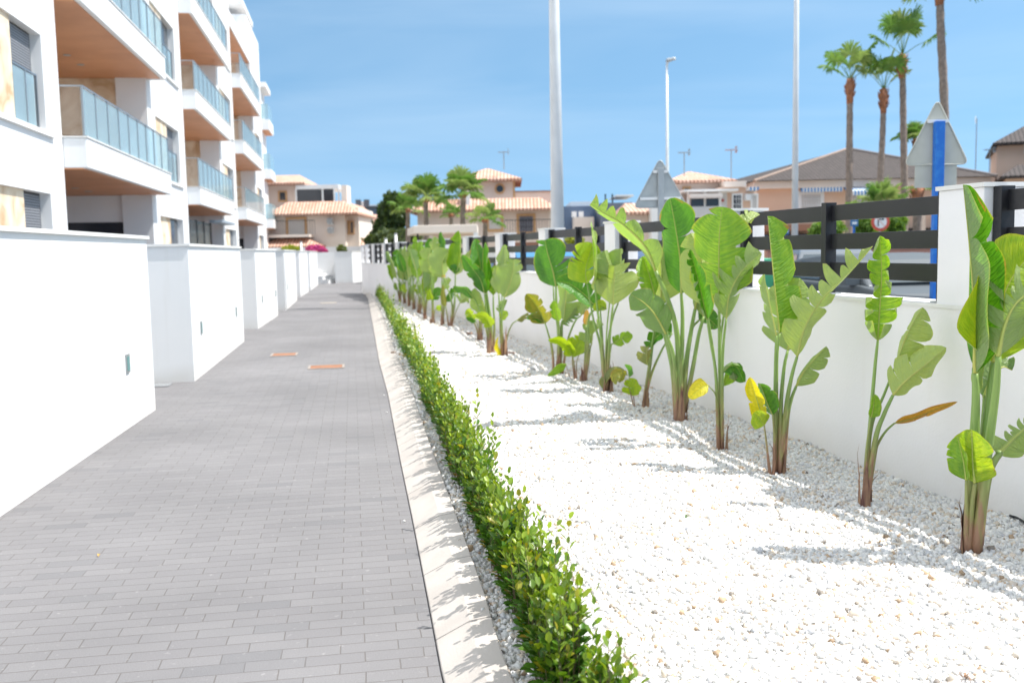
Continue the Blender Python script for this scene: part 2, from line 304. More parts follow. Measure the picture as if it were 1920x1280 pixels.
# paddle leaves: green above, pale beneath, ribbed by side veins
def paddle_mat(name, top, top2, under, edge=None):
    m = bpy.data.materials.new(name); m.use_nodes = True; t = m.node_tree; b = t.nodes['Principled BSDF']; b.inputs['Roughness'].default_value = .34
    uv = t.nodes.new('ShaderNodeUVMap'); sep = t.nodes.new('ShaderNodeSeparateXYZ'); t.links.new(uv.outputs[0], sep.inputs[0])
    # stripes along v (metres), slanted
    mpn = t.nodes.new('ShaderNodeMapping'); mpn.inputs['Scale'].default_value = (1.5, 42, 1); t.links.new(uv.outputs[0], mpn.inputs[0])
    n = t.nodes.new('ShaderNodeTexNoise'); n.inputs['Scale'].default_value = 1.6; n.inputs['Detail'].default_value = 4; t.links.new(mpn.outputs[0], n.inputs['Vector'])
    n2 = t.nodes.new('ShaderNodeTexNoise'); n2.inputs['Scale'].default_value = 3.2; n2.inputs['Detail'].default_value = 3; t.links.new(uv.outputs[0], n2.inputs['Vector'])
    ma = t.nodes.new('ShaderNodeMath'); ma.operation = 'ADD'; t.links.new(n.outputs[0], ma.inputs[0]); t.links.new(n2.outputs[0], ma.inputs[1])
    r = t.nodes.new('ShaderNodeValToRGB'); e = r.color_ramp.elements; e[0].position = .38; e[0].color = (*top, 1); e[1].position = .62; e[1].color = (*top2, 1)
    mh = t.nodes.new('ShaderNodeMath'); mh.operation = 'MULTIPLY'; mh.inputs[1].default_value = .5; t.links.new(ma.outputs[0], mh.inputs[0]); t.links.new(mh.outputs[0], r.inputs[0])
    au = t.nodes.new('ShaderNodeMath'); au.operation = 'ABSOLUTE'; t.links.new(sep.outputs[0], au.inputs[0])
    # yellow rim and midrib
    rim = t.nodes.new('ShaderNodeMapRange'); rim.inputs[1].default_value = .93; rim.inputs[2].default_value = 1.0; t.links.new(au.outputs[0], rim.inputs[0])
    mxr = t.nodes.new('ShaderNodeMix'); mxr.data_type = 'RGBA'; mxr.inputs[7].default_value = (*(edge or (.45, .42, .06)), 1)
    rs = t.nodes.new('ShaderNodeMath'); rs.operation = 'MULTIPLY'; rs.inputs[1].default_value = .6; t.links.new(rim.outputs[0], rs.inputs[0])
    t.links.new(rs.outputs[0], mxr.inputs[0]); t.links.new(r.outputs[0], mxr.inputs[6])
    n5 = t.nodes.new('ShaderNodeTexNoise'); n5.inputs['Scale'].default_value = 5; n5.inputs['Detail'].default_value = 5; t.links.new(uv.outputs[0], n5.inputs['Vector'])
    s5 = t.nodes.new('ShaderNodeMath'); s5.operation = 'MULTIPLY_ADD'; s5.inputs[1].default_value = .42; t.links.new(au.outputs[0], s5.inputs[0]); t.links.new(n5.outputs[0], s5.inputs[2])
    r5 = t.nodes.new('ShaderNodeMapRange'); r5.inputs[1].default_value = .985; r5.inputs[2].default_value = 1.03; t.links.new(s5.outputs[0], r5.inputs[0])
    mxd = t.nodes.new('ShaderNodeMix'); mxd.data_type = 'RGBA'; mxd.inputs[7].default_value = (.30, .17, .06, 1); t.links.new(r5.outputs[0], mxd.inputs[0]); t.links.new(mxr.outputs[2], mxd.inputs[6]); mxr = mxd
    geo = t.nodes.new('ShaderNodeNewGeometry'); und = t.nodes.new('ShaderNodeMix'); und.data_type = 'RGBA'
    sc = t.nodes.new('ShaderNodeMix'); sc.data_type = 'RGBA'; sc.inputs[6].default_value = (*under, 1); sc.inputs[7].default_value = (under[0] * .7, under[1] * .78, under[2] * .6, 1); t.links.new(n.outputs[0], sc.inputs[0])
    t.links.new(geo.outputs['Backfacing'], und.inputs[0]); t.links.new(mxr.outputs[2], und.inputs[6]); t.links.new(sc.outputs[2], und.inputs[7])
    t.links.new(und.outputs[2], b.inputs['Base Color'])
    tl = t.nodes.new('ShaderNodeBsdfTranslucent'); ms = t.nodes.new('ShaderNodeMixShader'); ms.inputs[0].default_value = .33
    hs = t.nodes.new('ShaderNodeMix'); hs.data_type = 'RGBA'; hs.blend_type = 'MULTIPLY'; hs.inputs[0].default_value = 1; hs.inputs[7].default_value = (2.1, 1.9, .5, 1)
    t.links.new(mxr.outputs[2], hs.inputs[6]); t.links.new(hs.outputs[2], tl.inputs[0])
    bp = t.nodes.new('ShaderNodeBump'); bp.inputs['Strength'].default_value = .8; bp.inputs['Distance'].default_value = .014; t.links.new(n.outputs[0], bp.inputs['Height'])
    t.links.new(bp.outputs[0], b.inputs['Normal']); t.links.new(bp.outputs[0], tl.inputs['Normal'])
    t.links.new(b.outputs[0], ms.inputs[1]); t.links.new(tl.outputs[0], ms.inputs[2]); t.links.new(ms.outputs[0], t.nodes['Material Output'].inputs[0])
    return m
LM = {
 'g': paddle_mat('paddle_leaf_green', (.12, .27, .025), (.23, .39, .035), (.36, .43, .17)),
 'd': paddle_mat('paddle_leaf_dark', (.045, .16, .02), (.085, .25, .025), (.28, .37, .15)),
 'y': paddle_mat('paddle_leaf_lime', (.19, .34, .025), (.33, .45, .03), (.45, .51, .19)),
 'Y': paddle_mat('paddle_leaf_yellow', (.48, .46, .02), (.62, .54, .03), (.50, .46, .10), (.35, .2, .05)),
 'o': paddle_mat('paddle_leaf_olive', (.14, .19, .03), (.26, .24, .04), (.24, .27, .10), (.3, .16, .05)),
 'b': paddle_mat('paddle_leaf_dry', (.42, .22, .06), (.55, .34, .08), (.45, .28, .10), (.3, .12, .04)),
}
def stalk_mat():
    m = bpy.data.materials.new('leaf_stalk'); m.use_nodes = True; t = m.node_tree; b = t.nodes['Principled BSDF']; b.inputs['Roughness'].default_value = .42
    tcn = t.nodes.new('ShaderNodeTexCoord'); sep = t.nodes.new('ShaderNodeSeparateXYZ'); t.links.new(tcn.outputs['Object'], sep.inputs[0])
    n = t.nodes.new('ShaderNodeTexNoise'); n.inputs['Scale'].default_value = 9; n.inputs['Detail'].default_value = 4; t.links.new(tcn.outputs['Object'], n.inputs['Vector'])
    a = t.nodes.new('ShaderNodeMath'); a.operation = 'MULTIPLY_ADD'; a.inputs[1].default_value = .55; t.links.new(n.outputs[0], a.inputs[0]); t.links.new(sep.outputs[2], a.inputs[2])
    r = t.nodes.new('ShaderNodeValToRGB'); e = r.color_ramp.elements
    e[0].position = .12; e[0].color = (.17, .085, .055, 1); e[1].position = 1; e[1].color = (.22, .34, .08, 1)
    for p, c in ((.30, (.26, .13, .085)), (.46, (.30, .17, .10)), (.58, (.27, .26, .09)), (.85, (.22, .33, .09))):
        q = e.new(p); q.color = (*c, 1)
    t.links.new(a.outputs[0], r.inputs[0]); t.links.new(r.outputs[0], b.inputs['Base Color'])
    return m
stalkm = stalk_mat()
def streak(m, zs=.12, sc=1.0):
    t = m.node_tree
    for n in [n for n in t.nodes if n.type == 'TEX_NOISE']:
        lk = n.inputs['Vector'].links
        if lk:
            src = lk[0].from_socket; mp_ = t.nodes.new('ShaderNodeMapping'); mp_.inputs['Scale'].default_value = (sc * 4, sc * 4, zs * 4); t.links.new(src, mp_.inputs[0]); t.links.new(mp_.outputs[0], n.inputs['Vector'])
streak(stalkm, .25, 1.2)
sheathm = mat('dry_sheath', (.40, .25, .15), .8, .3, c2=(.15, .07, .06), vscale=11, bump=.4, bscale=60)
streak(sheathm)
ribm = mat('leaf_midrib', (.36, .44, .11), .4, .4, c2=(.44, .45, .10), vscale=6)

# ================================================================== SETTING
k_ = -0.1642; Ul = math.hypot(k_, 1); U = Vector((k_ / Ul, 1 / Ul, 0)); Nn = Vector((U.y, -U.x, 0))   # along and square to the facade
def S(p): return U * p.x + Nn * p.y + Vector((0, 0, p.z))          # (s, o, z) -> world
MB().add([(-400, -60, -.06), (400, -60, -.06), (400, 700, -.06), (-400, 700, -.06)], [(0, 1, 2, 3)]).build('ground', earth); tag(bpy.data.objects['ground'], 'dry ground beyond the buildings', None, None, 'structure')
# kerb lines (world), path side and garden side
KI = [(.12, 1.2), (-.06, 2.1), (-.257, 3.121), (-.348, 3.719), (-.553, 5.044), (-.795, 6.568), (-1.28, 9.715), (-1.758, 12.585), (-3.037, 20.808), (-4.566, 30.629), (-5.33, 34.9)]
KO = [(.40, 1.2), (.16, 2.1), (-.045, 3.05), (-.135, 3.75), (-.345, 5.1), (-.58, 6.6), (-1.06, 9.78), (-1.53, 12.68), (-2.80, 20.85), (-4.42, 30.7), (-5.26, 34.9)]
def lerp_poly(P, y):
    for (x0, y0), (x1, y1) in zip(P, P[1:]):
        if y <= y1 or (x1, y1) == P[-1]: return x0 + (x1 - x0) * (y - y0) / (y1 - y0)
def build_path():
    mb = MB(); inv = lambda p: Vector((p.dot(U), p.dot(Nn), 0))
    pts = [Vector((x, y, 0)) for x, y in KI] + [Vector((-5.45, 36.6, 0)), Vector((-7.0, 62, 0)), Vector((-17, 62, 0)), Vector((-17, 36, 0)), Vector((-12, 15, 0)), Vector((-9, -3, 0)), Vector((1.2, -3, 0))]
    vs = [inv(p) for p in pts]
    vs = [Vector((p.y, p.x, 0)) for p in vs]            # local x = across, local y = along
    me = bpy.data.meshes.new('path'); me.from_pydata([tuple(p) for p in vs], [], [list(range(len(vs)))]); me.materials.append(pavers)
    o = bpy.data.objects.new('path', me); col.objects.link(o); o.matrix_world = Matrix((Nn, U, Vector((0, 0, 1)))).transposed().to_4x4()
    o.location = (0, 0, 0); tag(o, 'grey block paved path', None, None, 'structure')
build_path()
# kerb with a flat top and a bevel down to the path, cut into units by narrow joints
def build_kerb():
    kerbm = mat('kerb_concrete', (.50, .465, .43), .85, .2, c2=(.43, .395, .365), vscale=3.5, bump=.35, bscale=120, bdist=.004)
    mb = MB(); y = 1.3
    while y < 34.6:
        L = .72; ya, yb = y + .004, min(y + L - .004, 34.7); n = 3
        prof = []
        for j in range(n + 1):
            yy = ya + (yb - ya) * j / n; xi = lerp_poly(KI, yy); xo = lerp_poly(KO, yy); w_ = xo - xi
            hs = 1 if yy < 20 else max(.5, 1 - (yy - 20) / 20)
            prof.append([(xi + .003, yy, -.03), (xi + .003, yy, .012), (xi + w_ * .62, yy, .082), (xo, yy, .098), (xo, yy, -.03)])
        vs = [p for q in prof for p in q]; fs = []
        for j in range(n):
            for q in range(4): fs.append((j * 5 + q, j * 5 + q + 1, j * 5 + 5 + q + 1, j * 5 + 5 + q))
        fs += [(4, 3, 2, 1, 0), tuple(n * 5 + q for q in range(5))]
        mb.add(vs, fs); y += L
    # mortar bed below, seen in the joints
    b2 = MB()
    for (x0, y0), (x1, y1), (a0, _), (a1, _) in zip(KI, KI[1:], KO, KO[1:]):
        b2.add([(x0 + .012, y0, .0), (x0 + (a0 - x0) * .62, y0, .068), (a0 - .004, y0, .084), (x1 + .012, y1, .0), (x1 + (a1 - x1) * .62, y1, .068), (a1 - .004, y1, .084)], [(0, 1, 4, 3), (1, 2, 5, 4)])
    o = mb.build('kerb', kerbm, bevel=.004); tag(o, 'bevelled pale concrete kerb units between path and gravel', None, None, 'structure')
    o2 = b2.build('kerb_joint', mat('joint_mortar', (.42, .36, .31), .9)); tag(o2, 'mortar bedding between kerb units', None, None, 'structure')
build_kerb()
# right wall line (garden face)
WL = [(3.29, .9), (2.395, 4.88), (-.17, 16.15), (-.86, 19.0), (-1.72, 22.2), (-2.55, 25.2), (-3.28, 27.6), (-4.05, 30.2), (-4.83, 32.7), (-5.40, 34.9)]
def wall_x(y): return lerp_poly(WL, y)
def wdir(y):
    a = Vector((wall_x(y + .3) - wall_x(y - .3), .6, 0)).normalized(); return a, Vector((a.y, -a.x, 0))
rng = np.random.default_rng(3)
def bed_z(x, y):
    return .072 + .022 * np.sin(1.9 * x + .8 * y) * np.sin(.9 * y - 1.1 * x + 1) + .012 * np.sin(4.1 * x - 1) * np.sin(3.3 * y) + .01 * np.sin(7 * x + 2 * y) * np.sin(6 * y)
def build_bed():
    ys = np.concatenate([np.arange(1.2, 14, .08), np.arange(14, 35.0, .2)]); n = 34; V = []; 
    for y in ys:
        x0 = lerp_poly(KO, y) ; x1 = wall_x(y) + .06
        for j in range(n):
            x = x0 + (x1 - x0) * j / (n - 1); V.append((x, y, bed_z(x, y) + (0.004 if j else -.006)))
    V = np.array(V); m = len(ys); Fc = np.array([(i * n + j, i * n + j + 1, (i + 1) * n + j + 1, (i + 1) * n + j) for i in range(m - 1) for j in range(n - 1)])
    o = npmesh('gravel_bed', V, Fc, gravelbed, smooth=True); tag(o, 'bed of white marble gravel', None, None, 'structure')
build_bed()
def build_chips():
    base = np.array([(x, y, z) for z in (-1, 1) for x, y in ((-1, -1), (1, -1), (1, 1), (-1, 1))], float) * .5
    bf = np.array([(3, 2, 1, 0), (4, 5, 6, 7), (0, 1, 5, 4), (1, 2, 6, 5), (2, 3, 7, 6), (3, 0, 4, 7)])
    P = []; SZ = []
    def band(y0, y1, dens, s0, s1):
        ya = rng.uniform(y0, y1, int(dens * (y1 - y0) * 2.6)); keep = []
        xk = np.array([lerp_poly(KO, y) for y in ya]) ; xw = np.array([wall_x(y) for y in ya])
        wd = xw - xk; f = rng.uniform(0, 1, len(ya)); ok = rng.uniform(0, 2.6, len(ya)) < wd
        x = xk + .012 + f * (wd - .02); x, y = x[ok], ya[ok]
        z = bed_z(x, y) + rng.uniform(-.003, .010, len(x))
        P.append(np.stack([x, y, z], 1)); SZ.append(rng.uniform(s0, s1, len(x)) * rng.choice([1, 1, 1.3, .75], len(x)))
    band(2.2, 6.5, 4600, .011, .021); band(6.5, 10, 3000, .013, .023); band(10, 16, 1700, .016, .028); band(16, 34.5, 550, .02, .035)
    # strays on kerb top and path
    ys = rng.uniform(2.4, 20, 260); xs = np.array([lerp_poly(KO, y) for y in ys]) - np.abs(rng.normal(0, .09, 260)) ; 
    xi = np.array([lerp_poly(KI, y) for y in ys]); xo = np.array([lerp_poly(KO, y) for y in ys]); fr = (xs - xi) / (xo - xi)
    zz = np.where(fr < 0, .004, np.where(fr < .62, .012 + np.clip(fr, 0, 1) / .62 * .07, .088))
    ok = (fr > .85) | (fr < 0); P.append(np.stack([xs, ys, zz + .004], 1)[ok]); SZ.append(rng.uniform(.008, .016, ok.sum()))
    P = np.concatenate(P); SZ = np.concatenate(SZ); n = len(P)
    V = base[None] + rng.uniform(-.2, .2, (n, 8, 3)); sc = rng.uniform(.6, 1.25, (n, 1, 3)); sc[..., 2] *= .75; V = V * sc * SZ[:, None, None]
    a, b, c = (rng.uniform(0, 6.28, n) for _ in range(3))
    q = rng.normal(size=(n, 4)); q[:, 0] += 1.0; q /= np.linalg.norm(q, axis=1, keepdims=True); w_, x, y, z = q.T
    Rm = np.stack([1 - 2 * (y * y + z * z), 2 * (x * y - z * w_), 2 * (x * z + y * w_), 2 * (x * y + z * w_), 1 - 2 * (x * x + z * z), 2 * (y * z - x * w_), 2 * (x * z - y * w_), 2 * (y * z + x * w_), 1 - 2 * (x * x + y * y)], 1).reshape(n, 3, 3)
    V = np.einsum('nij,nkj->nki', Rm, V) + P[:, None]
    c0 = np.array([.765, .755, .735]) * rng.uniform(.86, 1.06, (n, 1)); r = rng.uniform(0, 1, n)
    c0[r < .2] = np.array([.70, .61, .51]) * rng.uniform(.85, 1.1, ((r < .2).sum(), 1)); c0[r < .035] = np.array([.50, .36, .24]) * rng.uniform(.7, 1.2, ((r < .035).sum(), 1)); c0[r < .012] = (.27, .24, .21)
    c0[r > .9] = np.array([.62, .62, .63])
    col_ = np.repeat(np.clip(c0, 0, .9), 8, axis=0)
    Fc = (bf[None] + 8 * np.arange(n)[:, None, None]).reshape(-1, 4)
    o = npmesh('gravel', V.reshape(-1, 3), Fc, chips, attr=col_); tag(o, 'loose white marble chips with a few tan and brown stones', None, None, 'stuff')
build_chips()
# pavement and road behind the fence
def quadstrip(name, pts, z, m, lab):
    o = MB().add([(x, y, z) for x, y in pts], [tuple(range(len(pts)))]); 
mbp = MB(); 
off = lambda d: [(wall_x(y) + d, y) for y in (1, 8, 16, 22, 28, 34)]
p_ = off(.3) + [(x, y) for x, y in off(2.6)[::-1]]
mbp.add([(x, y, .03) for x, y in p_], [tuple(range(len(p_)))]); tag(mbp.build('pavement', mat('pavement_concrete', (.45, .44, .42), .9, c2=(.38, .37, .35), vscale=1)), 'concrete pavement outside the fence', None, None, 'structure')
mbp = MB(); p_ = off(2.6) + [(60, 60), (60, -5), (6, -5)]
mbp.add([(x, y, -.02) for x, y in p_], [tuple(range(len(p_)))]); tag(mbp.build('road', asphalt), 'grey asphalt street', None, None, 'structure')

# ------------------------------------------------------------------ garden boundary wall with pillars
def build_right_wall():
    root = empty('boundary_wall', (2.3, 5, 0), 'white rendered boundary wall with square pillars behind the paddle leaved plants', 'wall')
    T = .24; SILL = 1.115
    mb = MB(); cp = MB()
    ys = [.9, 4.0, 8, 12, 16.15, 19, 22.2, 25.2, 27.6, 30.2, 32.7, 34.9]
    A = [Vector((wall_x(y), y, 0)) for y in ys]; B = []
    for i, y in enumerate(ys):
        _, nn = wdir(min(max(y, 1.3), 34.5)); B.append(A[i] + nn * T)
    for i in range(len(ys) - 1):
        for (m_, z0, z1, e) in ((mb, -.03, SILL - .02, 0), (cp, SILL - .02, SILL, .012)):
            a0, a1, b0, b1 = A[i].copy(), A[i + 1].copy(), B[i].copy(), B[i + 1].copy()
            if e:
                _, nn = wdir(min(max(ys[i], 1.3), 34.5)); a0 -= nn * e; b0 += nn * e
                _, nn = wdir(min(max(ys[i + 1], 1.3), 34.5)); a1 -= nn * e; b1 += nn * e
            vs = [Vector((p.x, p.y, z)) for z in (z0, z1) for p in (a0, b0, b1, a1)]
            fs = [(3, 2, 1, 0), (4, 5, 6, 7), (1, 2, 6, 5), (3, 0, 4, 7)]
            if i == 0: fs.append((0, 1, 5, 4))
            if i == len(ys) - 2: fs.append((2, 3, 7, 6))
            m_.add(vs, fs)
    mb.build('wall', wallwhite, root); cp.build('sill', coping, root)
    pil = [2.08, 4.88, 7.62, 10.42, 13.28, 16.15, 19.0, 21.8, 24.6, 27.3, 29.6, 31.6, 33.3, 34.75]
    for i, y in enumerate(pil):
        L = .35 if i < 13 else .12
        u, nn = wdir(min(y + L / 2, 34.4)); c = Vector((wall_x(y), y, 0))
        def TT(p, c=c, u=u, nn=nn): return c + u * p.x + nn * p.y + Vector((0, 0, p.z))
        MB().box(0, L, -.003, T + .02, SILL - .03, 1.72, TT).build('pillar', wallwhite, root, bevel=.006)
        MB().box(-.012, L + .012, -.015, T + .05, 1.7205, 1.743, TT).build('pillar_cap', coping, root)
    # black fence panels: one thing per bay
    for i in range(len(pil) - 1):
        y0, y1 = pil[i] + .35, pil[i + 1]
        u, nn = wdir(min(max((y0 + y1) / 2, 1.3), 34)); a = Vector((wall_x(y0), y0, 0)) + nn * .075; b = Vector((wall_x(y1), y1, 0)) + nn * .075
        d = (b - a); Lb = d.length; d.normalize(); n2 = Vector((d.y, -d.x, 0))
        def TT(p, a=a, d=d, n2=n2): return a + d * p.x + n2 * p.y + Vector((0, 0, p.z))
        where = ['nearest the camera at the right edge', 'beside the nearest wide leaved plants', 'between the second and third visible pillars', 'third bay along the wall', 'fourth bay along the wall', 'fifth bay along the wall, before the blue car', 'sixth bay along the wall', 'in the seventh bay, half behind leaves', 'in the eighth bay behind the farther plants', 'in the ninth bay behind the crowded far clump', 'fourth from the far end of the wall', 'third from the far end of the wall', 'second from the far end of the wall', 'at the very end of the wall'][i]
        lab = ('black three rail fence panel ' + where) if where else 'short far black rail fence panel at the distant end of the wall'
        fr = empty('fence_panel', TT(Vector((0, 0, SILL))), lab, 'fence', 'black fence panels on the white wall' if where else 'far fence panels')
        for z in (1.225, 1.412, 1.600): MB().box(.03, Lb - .03, .012, .034, z, z + .103, TT).build('rail', black, fr, bevel=.003)
        # post nearest its pillar, middle post
        xs = [.004, Lb / 2 - .03] + ([Lb - .064] if Lb > 1.5 else [])
        for x in xs:
            p = MB().box(x, x + .06, -.028, .052, SILL + .001, 1.722, TT).build('post', black, fr, bevel=.003)
            MB().box(x - .025, x + .085, -.045, .075, SILL + .0015, SILL + .009, TT).build('foot_plate', greymetal, p)
build_right_wall()

# ------------------------------------------------------------------ left garden walls
def garden_wall(a, b, h, lab, lights, ret0=True, retL=2.3, joint=None):
    a = Vector((*a, 0)); b = Vector((*b, 0)); d = (b - a); L = d.length; d.normalize(); n = Vector((d.y, -d.x, 0))
    def TT(p): return a + d * p.x + n * p.y + Vector((0, 0, p.z))
    r = empty('garden_wall', a, lab, 'wall', 'white garden walls along the path')
    m = MB().box(0, L, -.2, 0, -.03, h, TT)
    m.box(0, .2, -retL, -.2, -.03, h, TT).box(L - .2, L, -retL, -.2, -.03, h, TT)
    m.build('wall', white, r)
    MB().box(-.02, L + .02, -.22, .025, h + .0005, h + .03, TT).box(-.02, .22, -retL, -.22, h + .0005, h + .03, TT).box(L - .22, L + .02, -retL, -.22, h + .0005, h + .03, TT).build('coping', coping, r)
    for (x, z) in lights:
        f = MB().box(x, x + .11, .001, .012, z, z + .16, TT).build('wall_light', greymetal, r)
        MB().box(x + .015, x + .095, .0122, .015, z + .02, z + .14, TT).build('lens', mat('green_lens', (.10, .26, .26), .2), f)
    if joint:
        MB().box(joint, joint + .012, .0006, .002, -.01, h - .3, TT).build('joint', mat('joint', (.55, .55, .56)), r)
    return r
def sl(px, py, a, b):   # where a point of the picture lies on the wall a-b: distance along and height
    d = ray(px, py); A = Vector((*a, 0)); D = Vector((*b, 0)) - A; L = D.length; D.normalize(); N = Vector((D.y, -D.x, 0))
    t = (A - CAM).dot(N) / d.dot(N); P = CAM + d * t; return ((P - A).dot(D), P.z)
w1a, w1b = (-2.35, .9), (-3.42, 9.084)
w2 = ((-3.712, 11.115), (-4.543, 16.227)); w3 = ((-5.02, 18.95), (-5.60, 23.0)); w4 = ((-5.89, 25.06), (-6.80, 30.5)); w5 = ((-7.25, 33.1), (-7.85, 37.3)); w6 = ((-8.05, 38.6), (-9.1, 45.4))
l1 = sl(236, 700, w1a, w1b)
garden_wall(w1a, w1b, 1.62, 'white rendered garden wall nearest the camera with one small green wall light', [l1])
garden_wall(*w2, 1.57, 'second white garden wall along the path with two small wall lights', [sl(376, 627, *w2), sl(442, 594, *w2)])
garden_wall(*w3, 1.55, 'third white garden wall split by a vertical joint', [sl(491, 568, *w3), sl(516, 556, *w3)], joint=1.3)
garden_wall(*w4, 1.55, 'fourth white garden wall, shorter looking and farther up the path', [sl(539, 543, *w4), sl(551, 535, *w4)])
garden_wall(*w5, 1.55, 'fifth white garden wall, next before the last one', [])
garden_wall(*w6, 1.55, 'farthest white garden wall reaching the steps', [])
# end wall and steps
def end_group():
    a, b = Vector((-8.62, 47.3, 0)), Vector((-7.80, 47.6, 0))
    r = empty('end_wall', a, 'white end wall beside the garden steps at the end of the path', 'wall')
    def TT(p): return a + Vector((1, .08, 0)).normalized() * p.x + Vector((.12, 1, 0)).normalized() * p.y + Vector((0, 0, p.z))
    MB().box(0, .85, 0, 9, -.03, 1.52, TT).build('wall', white, r); MB().box(-.02, .87, -.02, 9, 1.5205, 1.55, TT).build('coping', coping, r)
    MB().box(-2.6, -.003, 1.2, 1.4, -.03, 1.53, TT).build('back_wall', white, r)
    s = empty('garden_steps', (-9, 47, 0), 'small flight of white steps with grey treads beside the end wall', 'steps')
    for i in range(4):
        MB().box(-.25 - .27 * i - .27, -.25 - .27 * i, -.3, 1.19, -.02, .17 * (i + 1), TT).build('step', white, s)
        MB().box(-.25 - .27 * i - .27, -.24 - .27 * i, -.32, 1.19, .17 * (i + 1) + .0005, .17 * (i + 1) + .03, TT).build('tread', mat('tread', (.5, .5, .5)), s)
end_group()
# covers in the paving
for (px, py, w_, d_, lab) in ((612, 688, .40, .34, 'rusty rectangular inspection cover in the paving, the nearer and wider one'), (533, 665, .32, .34, 'rusty rectangular inspection cover in the paving, the smaller one nearer the walls'), (616, 568, .42, .5, 'pale far inspection cover in the paving')):
    g = G(px, py); r = empty('inspection_cover', g, lab, 'cover')
    def TT(p, g=g): return g + Nn * p.x + U * p.y + Vector((0, 0, p.z))
    far = py < 600
    MB().box(-w_ / 2, w_ / 2, -d_ / 2, d_ / 2, .001, .006, TT).build('lid', mat('pale_lid', (.36, .33, .28), .8) if far else rust, r)
    f = MB()
    for bx in ((-w_ / 2 - .03, w_ / 2 + .03, -d_ / 2 - .03, -d_ / 2), (-w_ / 2 - .03, w_ / 2 + .03, d_ / 2, d_ / 2 + .03), (-w_ / 2 - .03, -w_ / 2, -d_ / 2, d_ / 2), (w_ / 2, w_ / 2 + .03, -d_ / 2, d_ / 2)): f.box(*bx, .001, .009, TT)
    f.build('frame', mat('cover_frame', (.30, .26, .23), .8), r)
# threshold strip in the first gap
g = G(300, 722)
def TT(p): return g + Nn * p.x + U * p.y + Vector((0, 0, p.z))
tag(MB().box(-1.6, .12, -.16, .12, .002, .008, TT).build('drain_grate', stripes_mat(bpy.data.materials.new('grate'), (.12, .13, .14), (.35, .36, .37), 20, 'X')), 'narrow dark drain grate across the first garden gateway', 'drain')

